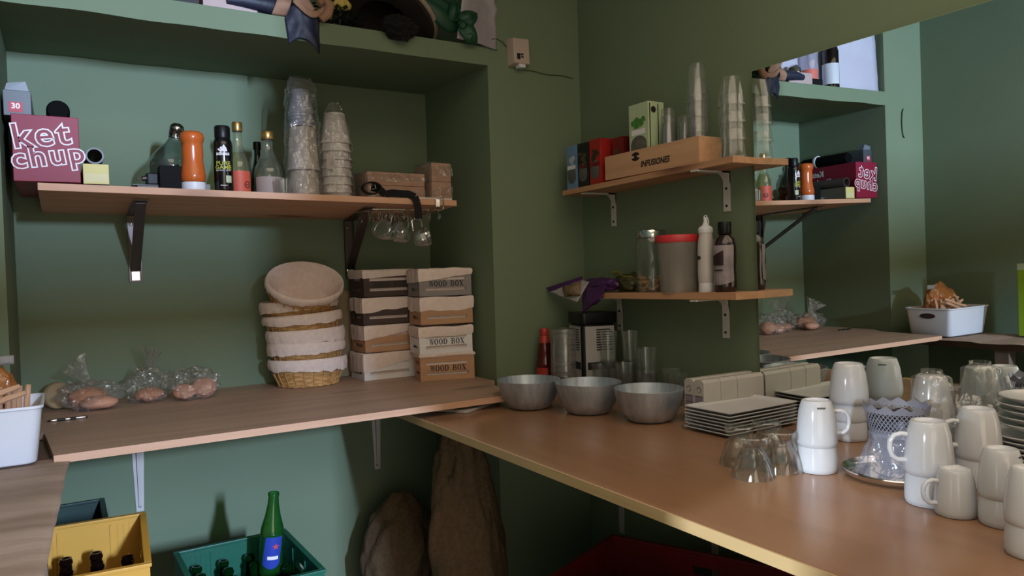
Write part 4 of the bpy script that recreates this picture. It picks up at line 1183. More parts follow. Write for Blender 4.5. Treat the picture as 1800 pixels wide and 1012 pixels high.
m.build('yellow_edge', mat('yellow_foil', '#a79b3c', '#958a33', rough=.4), tt, solid=.0012)

# ================================================================== right worktop, back row
ZB = CT+.0006
tt = thing('ketchup_bottle', 'slim glass ketchup bottle with red cap and label in the far corner', 'bottle', (1.555, 2.345, ZB))
MB().lathe([(0, 0), (.030, 0), (.033, .004), (.0335, .085), (.0325, .10), (.0245, .155), (.0185, .178), (.0170, .190)], 32).build('glass_body', mat('ketchup_red_glass', '#5a1510', '#4b110d', rough=.1, spec=.6), tt)
MB().lathe([(.0200, .172), (.0178, .192), (.0155, .199)], 28).build('neck_band', mat('ketchup_red', '#b53a30', '#a8342b', rough=.4), tt)
MB().lathe([(.0155, .198), (.0168, .200), (.0168, .222), (.0150, .226), (0, .226)], 28).build('cap', mat('ketchup_red', '#b53a30'), tt)
MB().grid(lambda u, v: (-.0341*math.cos(-1.3+2.6*u), .0341*math.sin(-1.3+2.6*u), .018+.062*v), 18, 2).build('front_label', mat('ketchup_red', '#b53a30'), tt)
tt = thing('supplement_tub', 'large square black tub with a white label behind the clear stacks', 'tub', (1.660, 2.185, ZB), -.25)
hx, hy = .070, .072
m = MB()
for (h_, z_) in ((.060, 0), (.068, .006), (.068, .235), (.062, .248)):
    m.v += [(x, y, z_) for x, y in rrect(h_, h_, .018)]
for i in range(3):
    for k in range(28):
        m.f.append((i*28+k, i*28+(k+1) % 28, (i+1)*28+(k+1) % 28, (i+1)*28+k))
m.f.append(tuple(range(28))[::-1]); m.f.append(tuple(range(84, 112)))
m.build('body', BLACKP, tt, smooth=50)
m = MB().prism(rrect(.071, .071, .018), .249, .288)
m.build('lid', BLACKP, tt, smooth=50, bevel=.003)
m = MB().grid(lambda u, v: (-.0690, .056-.112*u, .012+.228*v), 1, 1).grid(lambda u, v: (-.056+.112*u, -.0690, .012+.228*v), 1, 1)
m.build('white_label', mat('tub_label', '#a5a29f', '#9c9996', rough=.55), tt, smooth=0, label='white wraparound label')
m = MB(); random.seed(12)
for k in range(9):
    z = .225-.009*k
    m.raw([(-.014+.0, -.0694, z), (.052-random.uniform(0, .02), -.0694, z), (.052-random.uniform(0, .02), -.0694, z+.0045), (-.014, -.0694, z+.0045)], [(0, 1, 2, 3)])
    m.raw([(-.0694, -.010, z), (-.0694, -.050+random.uniform(0, .02), z), (-.0694, -.050+random.uniform(0, .02), z+.0045), (-.0694, -.010, z+.0045)], [(0, 1, 2, 3)])
for z in (.228, .165, .135):
    m.raw([(-.0695, .050, z), (-.0695, -.004, z), (-.0695, -.004, z+.0018), (-.0695, .050, z+.0018)], [(0, 1, 2, 3)])
m.raw([(-.0696, .054, .085), (-.0696, -.052, .085), (-.0696, -.052, .112), (-.0696, .054, .112)], [(0, 1, 2, 3)])
m.raw([(-.05, -.0696, .085), (.054, -.0696, .085), (.054, -.0696, .112), (-.05, -.0696, .112)], [(0, 1, 2, 3)])
m.build('printed_lines', INK, tt, smooth=0)
# stack of clear deli containers
random.seed(6)
cup_stack('clear_container', 'clear round container, # of the stack beside the ketchup bottle', 'container', 'clear round containers in the corner', 1.575, 2.245, ZB, 8, .100, .052, .0500, .0185, clear('deli_plastic', (.86, .86, .85), .10, .07, .40, .15, bodycol=(.60, .58, .56)))

def tumbler(h, r0, r1):
    return MB().lathe([(0, .008), (r0-.003, .008), (r1-.0022, h), (r1, h), (r0, .001), (r0-.002, 0), (0, 0)], 32)
spots = [  # x, y, height, base radius, rim radius, stacked?, label
 (1.655, 2.085, .120, .024, .033, 1, 'in the pair nearest the white labelled tub'),
 (1.708, 2.030, .120, .024, .033, 1, 'in the pair behind the middle steel bowl'),
 (1.640, 1.985, .120, .024, .033, 0, None),
 (1.690, 1.925, .088, .030, .037, 1, 'in the pair above the gap between the two nearest bowls'),
 (1.615, 2.080, .110, .027, .034, 0, None),
 (1.722, 1.845, .105, .027, .034, 0, None),
 (1.648, 1.880, .100, .027, .034, 0, None),
 (1.690, 1.775, .100, .027, .034, 0, None)]
names = {2: 'single clear tall glass standing between two stacked pairs of glasses', 4: 'clear glass standing close in front of the white labelled tub', 5: 'clear glass by the wall behind the bowl with crumbs', 6: 'clear glass standing just behind the bowl with crumbs', 7: 'clear glass closest to the small drink cartons'}
for k, (x, y, h, r0, r1, st, lab) in enumerate(spots):
    o = tumbler(h, r0, r1).build('drinking_glass', GLASS)
    at(tag(o, ('lower clear glass '+lab) if st else names[k], 'glass', 'clear glasses behind the steel bowls'), (x, y, ZB))
    if st:
        dup(o, (x, y, ZB+h*(.86 if k < 2 else .95)), 0, 'upper clear glass '+lab)

# steel bowls
def bowl(label, x, y, r, h, seed):
    t = tag(MB().lathe([(0, .0), (r*.52, 0), (r*.66, .006), (r*.82, h*.32), (r*.94, h*.68), (r, h), (r*.985, h+.001), (r*.925, h*.68), (r*.80, h*.34), (r*.64, .010), (0, .006)], 56).build('steel_bowl', BOWL), label, 'bowl', 'spun steel bowls')
    return at(t, (x, y, ZB), seed)
BOWL = mat('spun_steel', '#c6ced8', '#a6aeb9', scale=3, stretch=(14, 14, 1), rough=.48, metal=.82, bump=.15, bscale=5)
bowl('steel bowl in the far corner partly behind the wooden counter end', 1.292, 2.048, .103, .092, 0)
bowl('steel bowl between the other two steel bowls', 1.392, 1.862, .103, .095, 1)
bowl('steel bowl with a few crumbs closest to the drink cartons', 1.455, 1.652, .101, .094, 2)
random.seed(9)
CRI = mat('pale_crisp', '#c99a72', '#b98962', rough=.8)
for k, (dx, dy, lab) in enumerate(((-.02, .03, 'largest pale flat crisp lying in the nearest steel bowl'), (.025, .0, 'small pale crisp beside the largest in the nearest steel bowl'))):
    o = MB().blob((0, 0, .006), (.050-.018*k, .034-.012*k, .006), 30+k, .2, 2, 3).build('crisp', CRI)
    at(tag(o, lab, 'crisp', 'crisps in the nearest bowl'), (1.455+dx, 1.652+dy, ZB+.040+.006*k), rot=(.25, -.2, .4))

# drink cartons, two abreast and four deep
MILK = mat('white_carton_card', '#b5b0a9', '#aaa59e', scale=4, rough=.5)
MILKP = mat('dull_violet_print', '#8d7f8e', '#807281', scale=8, rough=.5)
def carton(label, x, y):
    t = thing('drink_carton', label, 'carton', (x, y, ZB), -.02, 'small drink cartons')
    m = MB().box((-.0325, -.0185, 0), (.0325, .0185, .118))
    m.hexa([(-.0325, -.0185, .118), (.0325, -.0185, .118), (.0325, .0185, .118), (-.0325, .0185, .118), (-.0325, -.010, .126), (.0325, -.010, .126), (.0325, .012, .125), (-.0325, .012, .125)])
    m.build('carton_body', MILK, t, smooth=0)
    p = MB()
    p.raw([(-.0330, y_, z_) for y_, z_ in ((-.015, .012), (.015, .012), (.015, .078), (-.015, .078))], [(0, 1, 2, 3)])
    p.raw([(x_, -.0190, z_) for x_, z_ in ((-.028, .012), (.028, .012), (.028, .040), (-.028, .040))], [(0, 1, 2, 3)])
    p.build('lower_print', MILKP, t, smooth=0)
    p = MB().tube([(-.0328, .007*math.cos(a), .098+.008*math.sin(a)) for a in [k/14*2*PI for k in range(12)]], .0009, 5)
    p.raw([(-.0334, y_, z_) for y_, z_ in ((-.015, .078), (.015, .078), (.015, .0805), (-.015, .0805))], [(0, 1, 2, 3)])
    for zz in (.060, .050, .042, .034):
        p.raw([(-.0334, y_, z_) for y_, z_ in ((-.012, zz), (.010, zz), (.010, zz+.0018), (-.012, zz+.0018))], [(0, 1, 2, 3)])
    p.build('front_marks', mat('dark_grey_print', '#4c4649', rough=.5), t, smooth=0)
    return t
cl = ['front', 'second', 'third', 'rearmost']
src = None
for i in range(4):
    for j in range(2):
        lab = 'small white drink carton, %s of the row %s' % (cl[i], 'nearest the square plates' if j == 0 else 'nearest the steel bowls')
        x, y = 1.552+.0665*i, 1.515+.0385*j-.001*i
        if x+.034 > wx(y)-.012: x = wx(y)-.047
        if src is None: src = carton(lab, x, y)
        else: dup(src, (x, y, ZB), -.02+.004*i, lab)

# rectangular plates
def plate():
    m = MB()
    lv = [(.060, .118, .0), (.064, .122, .0), (.079, .135, .0085), (.0815, .1375, .0090), (.0815, .1375, .0110), (.079, .135, .0112), (.066, .122, .0040), (.060, .116, .0036)]
    n = 28
    for hx, hy, z in lv:
        m.v += [(y, x, z) for x, y in rrect(hx, hy, .008)]
    for i in range(len(lv)-1):
        for k in range(n):
            m.f.append((i*n+k, i*n+(k+1) % n, (i+1)*n+(k+1) % n, (i+1)*n+k))
    m.f.append(tuple(range(n))); m.f.append(tuple(range((len(lv)-1)*n, len(lv)*n)))
    return m
random.seed(14)
src = None
for k in range(7):
    lab = 'rectangular white plate, %s of the stack in front of the mirror' % ordn(k+1, 7)
    loc = (1.585+random.uniform(-.002, .002), 1.425+random.uniform(-.002, .002), ZB+k*.0092); rz = .018+random.uniform(-.01, .01)
    if src is None:
        src = at(tag(plate().build('rectangular_plate', PLATEW, smooth=30), lab, 'plate', 'rectangular plates in the stack'), loc, rz)
    else:
        dup(src, loc, rz, lab)

# upside-down footed glasses
def goblet():
    m = MB()
    out = [(.0450, 0), (.0435, .006), (.0400, .020), (.0335, .038), (.0265, .052), (.0215, .061), (.0205, .066), (.0275, .070), (.0320, .073), (.0325, .083), (.0305, .0855), (0, .0855)]
    inn = [(.0435, 0), (.0385, .020), (.0318, .038), (.0245, .051), (.0185, .059), (.010, .063), (0, .064)]
    def fl(r, z, a, i): return (r*(1+.035*math.cos(8*a)*(1 if .01 < z < .07 else .2)), z)
    m.lathe(out, 48, fn=fl); m.lathe(inn, 48, fn=fl)
    return m
GOB = clear('thick_goblet_glass', (.93, .94, .93), .015, .05, .62, .03)
src = None
for x, y, lab in ((1.232, 1.078, 'upturned footed glass at the open side of its group of four'), (1.318, 1.075, 'upturned footed glass touching the brightest white mugs'), (1.288, 1.165, 'upturned footed glass at the back of its group by the plates'), (1.375, 1.160, 'upturned footed glass at the back of its group behind the brightest mugs')):
    if src is None:
        src = at(tag(goblet().build('footed_glass', GOB), lab, 'glass', 'upturned footed glasses'), (x, y, ZB))
    else:
        dup(src, (x, y, ZB), .3, lab)

# white stacking mugs, upside down
MARK = mat('dark_mug_print', '#33302f', rough=.5)
def mug(label, loc, rz, src=None):
    if src:
        return dup(src, loc, rz, label)
    t = thing('mug', label, 'mug', loc, rz, 'white stacking mugs')
    m = MB()
    m.lathe([(.0385, .0), (.0400, .001), (.0415, .010), (.0414, .026), (.0395, .048), (.0362, .075), (.0318, .0905), (.0300, .0955), (.0285, .0975), (.0262, .0975), (.0245, .0945), (.012, .0905), (0, .0905)], 48)
    m.lathe([(.0385, 0), (.0375, .002), (.0385, .026), (.0355, .055), (.029, .078), (.021, .0865), (0, .0872)], 48)
    m.build('cup_body', WHITE, t, smooth=50)
    h = MB().tube([(.0375, 0, .072), (.048, 0, .0735), (.060, 0, .070), (.0665, 0, .060), (.0675, 0, .046), (.064, 0, .033), (.055, 0, .0255), (.0405, 0, .025)], [.0048, .0046, .0046, .0046, .0046, .0046, .0047, .0052], 10)
    for i, v in enumerate(h.v):
        h.v[i] = (v[0], v[1]*1.35, v[2])
    h.build('handle', WHITE, t, smooth=60)
    p = MB()
    for k in range(7):
        a0 = -PI/2-.26+k*.075
        a1 = a0+.058
        p.raw([(.0359*math.cos(a), .0359*math.sin(a), z) for a, z in ((a0, .0830), (a1, .0830), (a1, .0866), (a0, .0866))], [(0, 1, 2, 3)])
    for i, v in enumerate(p.v):
        rr = .0362-(v[2]-.075)/.0155*.0044
        s = (rr+.0005)/math.hypot(v[0], v[1]); p.v[i] = (v[0]*s, v[1]*s, v[2])
    p.build('printed_mark', MARK, t, smooth=0)
    return t
SP = .0545
def mstack(x, y, low, up, rl, ru, sc=1.0):
    global M0
    a = mug(low, (x, y, ZB), rl, M0)
    if M0 is None: M0 = a
    else: a.scale = (sc, sc, sc)
    if up:
        b = mug(up, (x, y, ZB+SP*sc), ru, M0); b.scale = (sc, sc, sc)
M0 = None
E1, E2 = -0.9, 2.2      # handle directions: towards the frame's far side / towards the camera side
mstack(1.378, 1.030, 'lower brightly lit white mug next to the footed glasses', 'upper brightly lit white mug next to the footed glasses', 1.4, -.62)
mstack(1.350, 0.772, 'lower brightly lit white mug in front of the lace pot', 'upper brightly lit white mug in front of the lace pot', -1.35, 2.45)
mstack(1.325, 0.712, 'single low shaded white cup, no other cup on it', None, 2.55, 0, .82)
mstack(1.530, 0.777, 'lower shaded white mug between the lace pot and the round plates', 'upper shaded white mug between the lace pot and the round plates', 1.0, 2.5)
mstack(1.336, 0.642, 'lower shaded white cup in front of the round plate stack', 'upper shaded white cup in front of the round plate stack', .8, 0.15, .84)
mstack(1.232, 0.551, 'lower white cup cut by the photo edge, nearest the camera', 'upper white cup cut by the photo edge, nearest the camera', .3, 0.3, .86)
for k in range(3):
    o = mug('white mug, %s of the column against the mirror' % ordn(k+1, 3), (1.684, 1.163, ZB+k*.046), 1.0, M0)
    if k == 2: o.scale = (1.10, 1.10, 1.02)

# round steel tray with the lace pot
tt = thing('round_tray', 'round shiny steel tray under the lace pot', 'tray', (1.462, .902, ZB))
MB().lathe([(0, .001), (.088, .001), (.098, .004), (.104, .010), (.106, .016), (.104, .018), (.100, .014), (.094, .008), (.086, .005), (0, .005)], 56).build('dish', CHROME, tt)
MB().tube([(.070*math.cos(a), .070*math.sin(a), .0085) for a in [k/48*2*PI for k in range(48)]], .0035, 8, True).build('raised_ring', CHROME, tt)
LACE, lnt, lout = new_mat('lilac_lace')
lt = lnt.nodes.new('ShaderNodeBsdfTransparent'); ld = lnt.nodes.new('ShaderNodeBsdfPrincipled')
ld.inputs['Base Color'].default_value = lin('#8b8d9c'); ld.inputs['Roughness'].default_value = .5
uvn = lnt.nodes.new('ShaderNodeTexCoord')
sp = lnt.nodes.new('ShaderNodeSeparateXYZ'); lnt.links.new(uvn.outputs['UV'], sp.inputs[0])
def mth(op, a, b=None):
    n = lnt.nodes.new('ShaderNodeMath'); n.operation = op
    for i, q in enumerate((a, b)):
        if q is None: continue
        if isinstance(q, (int, float)): n.inputs[i].default_value = q
        else: lnt.links.new(q, n.inputs[i])
    return n.outputs[0]
ua = mth('MULTIPLY', sp.outputs[0], 2*PI*22); va = mth('MULTIPLY', sp.outputs[1], 2*PI*2.6)
d1 = mth('ABSOLUTE', mth('SINE', mth('ADD', ua, va))); d2 = mth('ABSOLUTE', mth('SINE', mth('SUBTRACT', ua, va)))
hole = mth('GREATER_THAN', mth('MINIMUM', d1, d2), .42)
inb = mth('MULTIPLY', mth('GREATER_THAN', sp.outputs[1], .12), mth('LESS_THAN', sp.outputs[1], .86))
fac = mth('MULTIPLY', hole, inb)
lx = lnt.nodes.new('ShaderNodeMixShader'); lnt.links.new(fac, lx.inputs[0]); lnt.links.new(ld.outputs[0], lx.inputs[1]); lnt.links.new(lt.outputs[0], lx.inputs[2]); lnt.links.new(lx.outputs[0], lout.inputs[0])
def lace_band(parent, r0, r1, z0, h, scal=13):
    m = MB().grid(lambda u, v: ((r0+(r1-r0)*v)*math.cos(2*PI*u), (r0+(r1-r0)*v)*math.sin(2*PI*u), z0+h*v*(1+.16*abs(2*((u*scal) % 1)-1)*(v > .99))), 104, 8)
    o = m.build('lace_rim', LACE, parent, smooth=60, label='openwork lilac lace rim')
    uv = o.data.uv_layers.new(name='UVMap')
    for l in o.data.loops:
        p = o.data.vertices[l.vertex_index].co
        a = (math.atan2(p.y, p.x)/(2*PI)) % 1
        uv.data[l.index].uv = (a, (p.z-z0)/h)
    for poly in o.data.polygons:                      # keep the seam whole
        us = [uv.data[i].uv[0] for i in poly.loop_indices]
        if max(us)-min(us) > .5:
            for i in poly.loop_indices:
                if uv.data[i].uv[0] < .5: uv.data[i].uv[0] += 1
    return o
tt = thing('lace_pot', 'lilac tin pot with a lace cut rim wrapped in clear film on the steel tray', 'pot', (1.462, .902, ZB+.0056))
MB().lathe([(0, 0), (.034, 0), (.037, .003), (.046, .060), (.052, .098), (.0505, .098), (.044, .060), (.035, .006), (0, .006)], 44).build('tin_body', mat('lilac_tin', '#7c7d8a', '#707180', rough=.35), tt)
lace_band(tt, .050, .063, .082, .058)
MB().lathe([(0, .128), (.030, .130), (.049, .126), (.051, .118), (0, .112)], 32, fn=lambda r, z, a, i: (r, z+.004*math.sin(5*a)*r/.05)).build('dark_contents', mat('dark_fill', '#2a2530', rough=.7), tt)
def wrap(u, v):
    a = 2*PI*u
    r = .050+.034*(1-v)**2.2+.004*math.sin(a*9+3*v)+.006*noise.fractal((math.cos(a)*2, math.sin(a)*2, v*3), .6, 2, 3)
    return (r*math.cos(a), r*math.sin(a), .004+.088*v)
MB().grid(wrap, 72, 16, cu=True).build('clear_film', clear('bluish_film', (.90, .90, .96), .22, .10, .40, .12, bump=.8, bscale=30, bodycol=(.62, .62, .72)), tt, smooth=60)
# mug wrapped in film behind, and a second crumple of film
tt = thing('wrapped_pot', 'small white pot under crumpled clear film beyond the lace pot', 'pot', (1.650, .935, ZB))
tt.scale = (1, 1, 1.12)
MB().lathe([(0, .0), (.040, 0), (.043, .004), (.046, .07), (.044, .10), (.036, .145), (.031, .166), (.028, .168), (0, .168)], 40).build('pot_body', PLATEW, tt)
def wrap2(u, v):
    a = 2*PI*u
    r = (.052-.014*v)*(1+.10*noise.fractal((math.cos(a)*2+5, math.sin(a)*2, v*4), .6, 2, 3))
    if v > .93: r *= .55
    return (r*math.cos(a), r*math.sin(a), .002+.178*v)
MB().grid(wrap2, 60, 24, cu=True).build('clear_film', FILM, tt, smooth=60)
tt = thing('film_crumple', 'loose crumple of clear film beside the wrapped white pot', 'film', (1.660, .850, ZB))
MB().blob((0, 0, .075), (.045, .040, .075), 40, .35, 2.6, 4, flat=-.073).build('film', FILM, tt, smooth=60)
tt = tag(MB().blob((0, 0, .012), (.030, .020, .012), 41, .3, 2.6, 3, flat=-.0115).build('film_scrap', FILM, smooth=60), 'scrap of silvery film lying between the lace pot and the wrapped pot', 'film'); at(tt, (1.545, .975, ZB))

# round plates at the photo's far side
def rplate(r):
    return MB().lathe([(0, 0), (r*.55, 0), (r*.62, .002), (r*.90, .012), (r, .0165), (r*1.005, .0178), (r*.99, .0185), (r*.88, .0145), (r*.6, .006), (0, .005)], 48)
random.seed(19)
src = None
for k in range(9):
    lab = 'round white plate, %s of the wide stack by the photo edge' % ordn(k+1, 99)
    loc = (1.650+random.uniform(-.002, .002), .720+random.uniform(-.002, .002), ZB+k*.0098)
    if src is None: src = at(tag(rplate(.088).build('round_plate', PLATEW), lab, 'plate', 'wide round plates'), loc)
    else: dup(src, loc, .2*k, lab)
src = None
for k in range(5):
    lab = 'round white saucer, %s of the small stack on the wide plates' % ordn(k+1, 5)
    loc = (1.654+random.uniform(-.003, .003), .718+random.uniform(-.003, .003), ZB+.0980+k*.0135)
    if src is None: src = at(tag(rplate(.074).build('saucer', PLATEW), lab, 'plate', 'saucers on the wide plates'), loc)
    else: dup(src, loc, .2*k, lab)

# flat tray under the counter end
tt = tag(MB().prism(rrect(.115, .085, .015), 0, .010).build('flat_tray', mat('pale_grey_tray', '#aaa49e', rough=.5), smooth=40, bevel=.003), 'flat pale grey tray tucked under the wooden counter end', 'tray'); at(tt, (1.135, 2.215, ZB), .55)

# ================================================================== on the wall
tt = thing('wall_sensor', 'small white wall box with a square black code mark above the pier', 'sensor', (1.503, 2.4095, 2.165), rot=(0, -.03, 0))
MB().hexa([(-.040, 0, -.050), (.040, 0, -.052), (.040, 0, .054), (-.040, 0, .054), (-.032, -.042, -.044), (.036, -.042, -.046), (.036, -.042, .048), (-.032, -.042, .048)]).build('housing', mat('yellowed_plastic', '#b8a599', '#ac998d', rough=.5), tt, smooth=0, bevel=.004)
MB().box((-.020, -.0436, -.030), (-.006, -.0425, -.008)).box((-.004, -.0436, -.014), (.008, -.0425, -.008)).box((-.002, -.0436, -.024), (.008, -.0425, -.018)).build('black_mark', INK, tt, smooth=0)
MB().box((-.010, -.038, -.058), (.018, -.012, -.044)).build('lower_tab', PLASTW, tt, smooth=0, bevel=.002)
tt = tag(MB().tube([(1.395, 2.406, 2.205), (1.42, 2.407, 2.212), (1.445, 2.407, 2.203), (1.462, 2.406, 2.186)], .0020, 6).build('cable', mat('cable_olive', '#4a4f38', rough=.6)), 'thin dark cable running along the wall above the small white wall box', 'cable')
tt = tag(MB().tube([(1.542+.028*k, 2.4075, 2.108+.003*math.sin(k*1.3)-.0006*k) for k in range(9)], .0022, 6).build('cable', mat('cable_olive', '#4a4f38')), 'thin dark cable running from the white wall box towards the room corner', 'cable')
tt = tag(MB().tube([(-.268+.018*math.sin(a), 2.405, 2.02+.075*math.cos(a)) for a in [k/14*PI for k in range(15)]], .0022, 6).build('cable', BLACKP), 'short black wire bowed out of the pale pier seen in the mirror', 'wire')

# ================================================================== on the ledge above the recess
EZ = 2.177
tt = thing('garment', 'navy garment with tan trim hanging over the ledge front', 'garment', (.712, 2.44, EZ))
NAVY = mat('navy_cloth', '#20243a', '#171a2b', scale=10, rough=.55, bump=.2)
TAN = mat('tan_trim', '#a07a62', '#8d6953', scale=20, rough=.8, bump=.15)
def drape(u, v):
    x = -.075+.115*u*(1-.12*v)+.012*v
    z = .018+.028*math.sin(u*PI)-.122*v+.03*v*(1-u)*.6
    y = -.034-.020*math.sin(PI*u)*(1-.3*v)-.006*noise.noise((u*4, v*3, 2))
    return (x, y, z)
MB().grid(drape, 20, 16).build('hanging_flap', NAVY, tt, solid=.006)
MB().tube([(-.245, -.020, .030), (-.20, -.022, .034), (-.14, -.02, .032), (-.09, -.015, .030), (-.03, .0, .035)], [.014, .021, .025, .026, .022], 14).build('sleeve', NAVY, tt)
m = MB()
m.grid(lambda u, v: (-.112+.045*u+.02*v, -.030-.024*math.sin(v*PI)*.9, .000+.062*v), 6, 10)
m.grid(lambda u, v: (-.050+.115*u, -.058-.008*math.sin(u*PI*2), .040-.050*math.sin(u*PI)*.5-.045*u*(1-u)*1.2+.022*v), 18, 4)
m.grid(lambda u, v: (-.062+.040*u+.045*v, -.062+.01*u, .075-.065*v+.02*u), 6, 10)
m.build('tan_trim', TAN, tt, solid=.003, label='tan binding')
MB().tube([(.040, -.05, .0), (.062, -.055, .020), (.070, -.05, .048), (.055, -.045, .070), (.035, -.05, .05)], [.012, .016, .018, .016, .010], 10).build('tan_bow', TAN, tt)
t, hx, hy, hz = boxthing('pink_carton', 'pinkish flat carton lying on the ledge beside the navy garment', 'box', .400, 2.42, EZ, .560, 2.56, EZ+.055, mat('pinkish_card', '#b39c98', '#a58e8a', rough=.6))
t, hx, hy, hz = boxthing('black_box', 'thin black box lying on the ledge before the pinkish carton', 'box', .315, 2.43, EZ, .392, 2.56, EZ+.035, BLACKP)
tt = thing('artificial_plant', 'sprig of dark green leaves with a yellow flower on the ledge', 'plant', (.835, 2.465, EZ))
random.seed(31)
m = MB()
for k in range(170):
    a = random.uniform(0, 2*PI); e = random.uniform(-.2, 1.2); r = random.uniform(.02, .075)
    p = Vector((r*math.cos(a)*1.2, r*math.sin(a)*.7-.01, .012+abs(r*math.sin(e))*.9))
    d = Vector((math.cos(a), math.sin(a), random.uniform(-.4, .5))).normalized()
    s = d.cross(Vector((0, 0, 1))).normalized()
    l, w_ = random.uniform(.022, .036), random.uniform(.006, .010)
    m.raw([p, p+d*l*.5+s*w_, p+d*l, p+d*l*.5-s*w_+Vector((0, 0, .002))], [(0, 1, 2, 3)])
m.build('leaves', mat('dark_green_leaf', '#22381f', '#16260f', scale=30, rough=.6), tt, smooth=0)
m = MB()
for q in range(3):
    for k in range(8):
        a = 2*PI*k/8+q*.4
        r0 = .012+.006*q
        m.blob((r0*math.cos(a)*1.1, -.030+r0*math.sin(a)*.6, .088-.006*q), (.012, .008, .014), k+q, .1, 2, 2)
m.build('yellow_flower', mat('pale_yellow_petal', '#cbb968', '#b79e4f', scale=12, rough=.7), tt)
MB().tube([(0, -.01, .0), (.002, -.02, .05), (0, -.028, .085)], .003, 6).build('stem', mat('leaf_stem', '#2f4427'), tt)
tt = thing('straw_hat', 'wide dark brown hat with a pale rim tipped up on the ledge', 'hat', (1.030, 2.545, EZ+.085), rot=(-.26, .38, 0))
R0 = .188
HB = mat('dark_brown_felt', '#2e2119', '#1d1511', scale=12, stretch=(1, 1, 1), rough=.95, bump=.3)
def hatfn(r, z, a, i): return (r, z+.010*math.sin(2*a)*(r/R0)**2)
MB().lathe([(0, .115), (.050, .112), (.075, .09), (.085, .02), (.092, .002), (.14, -.004), (.18, -.001), (R0, .012), (R0, .018), (.18, .006), (.14, .004), (.098, .008), (.092, .022), (.082, .094), (.055, .121), (0, .124)], 64, fn=hatfn).build('crown_and_brim', HB, tt)
MB().tube([((R0+.002)*math.cos(a), (R0+.002)*math.sin(a), .015+.010*math.sin(2*a)) for a in [k/64*2*PI for k in range(64)]], .0085, 8, True).build('pale_rim', mat('pale_straw_rim', '#a89685', '#968473', scale=40, rough=.8), tt, label='pale straw rim')
tt = tag(MB().blob((0, 0, 0), (.062, .040, .040), 51, .3, 2.6, 4).build('fur_pompom', mat('black_fur', '#0d0a0a', '#060505', rough=1.0, bump=.6, bscale=60)), 'black fluffy clump hanging over the ledge below the hat', 'pompom'); at(tt, (1.020, 2.385, EZ+.012))
tt = thing('ribbon_bow', 'dark green ribbon bow hanging over the ledge beside the hat', 'ribbon', (1.262, 2.408, EZ+.02))
GRN = mat('green_ribbon', '#164a30', '#0f3a25', scale=6, rough=.5)
def petal(ang, ln, w_, y0, c=(0, 0), tip=.5):
    """flattened ribbon loop fanning out from the knot"""
    def fn(u, v):
        t_ = u
        wd = w_*(math.sin(PI*min(1, t_**tip))**.55 if 0 < t_ < 1 else 0)
        s = (v-.5)*2
        q = Matrix.Rotation(-ang, 3, 'Y') @ Vector((ln*t_, 0, s*wd*.5))
        return (c[0]+q.x, y0-.020*math.sin(PI*t_)*(1-s*s*.6)-.003*math.sin(s*5), c[1]+q.z)
    return MB().grid(fn, 16, 8)
petal(.55, .078, .060, -.018, (.0, .045), .45).build('upper_loop', GRN, tt, solid=.004)
petal(-.85, .088, .064, -.022, (.0, .040), .6).build('lower_loop', GRN, tt, solid=.004)
petal(2.55, .175, .095, .010, (.01, .030), .8).build('left_loop', GRN, tt, solid=.004)
petal(1.5, .080, .050, -.002, (-.02, .050), .6).build('top_loop', GRN, tt, solid=.004)
petal(-1.5, .050, .050, -.026, (.02, .020), .7).build('tail', GRN, tt, solid=.004)
MB().blob((0, -.03, .035), (.018, .018, .018), 3, .2, 2, 2).build('knot', GRN, tt)
PSH = mat('white_plastic_sheet', '#a29ba0', '#978f95', scale=8, rough=.35, bump=.25, bscale=14)
def shR(u, v):
    x = 1.250+.172*u-.020*v*u*(1 if v > .6 else .4)+.012*noise.noise((v*6, u, 1))*u+.03*v*(1-u)
    z = EZ-.002+.26*v+.012*(1-u)
    return (x, 2.400-.010*math.sin(u*4+v*3)-.016*v+.004*noise.noise((u*5, v*6, 3)), z-.008*u)
tt = tag(MB().grid(shR, 18, 24).build('plastic_bag', PSH, solid=.0015), 'white plastic bag hanging beside the green bow at the pier', 'bag')
def shL(u, v):
    x = -.115+.62*u+.030*v*(1-u)**2
    return (x, 2.440+.078*min(1, u*2)**2+.004*noise.noise((u*5, v*6, 3)), EZ+.0005+.42*v)
tt = tag(MB().grid(shL, 18, 18).build('white_sheet', mat('white_foam_sheet', '#b9b6c4', '#b0adbb', scale=5, rough=.6, bump=.2, bscale=22), solid=.004), 'white curved sheet standing on the ledge behind the black bottle', 'sheet')
def ledge_bottle(name, label, x, y, h, r, body, labm, lz0, lz1, cap):
    t = thing(name, label, 'bottle', (x, y, EZ+.0006))
    MB().lathe([(0, 0), (r*.94, 0), (r, .005), (r, h*.62), (r*.85, h*.70), (r*.40, h*.80), (r*.36, h*.84), (r*.36, h*.97), (r*.40, h*.975), (r*.40, h), (0, h)], 36).build('bottle_body', body, t)
    MB().grid(lambda u, v: (r*1.015*math.cos(-1.35+2.7*u-.55), r*1.015*math.sin(-1.35+2.7*u-.55), lz0+(lz1-lz0)*v), 20, 2).build('label_paper', labm, t)
    MB().lathe([(r*.42, h*.86), (r*.43, h*.87), (r*.43, h*1.002), (0, h*1.004)], 24).build('capsule', cap, t)
    return t
ledge_bottle('wine_bottle', 'black wine bottle with a white label on the ledge, seen in the mirror', .205, 2.470, .30, .040, BRNGLASS, mat('white_wine_label', '#c9cbd0', '#bfc1c6', rough=.6), .022, .125, BLACKP)
ledge_bottle('wine_bottle', 'bottle with a plain coral label on the ledge, seen in the mirror', .350, 2.480, .27, .042, clear('pinkish_glass', (.80, .78, .82), .25, .07, .4, .08, bodycol=(.55, .52, .60)), mat('coral_label', '#cf6a58', '#c5604f', rough=.6), .004, .085, GOLD)
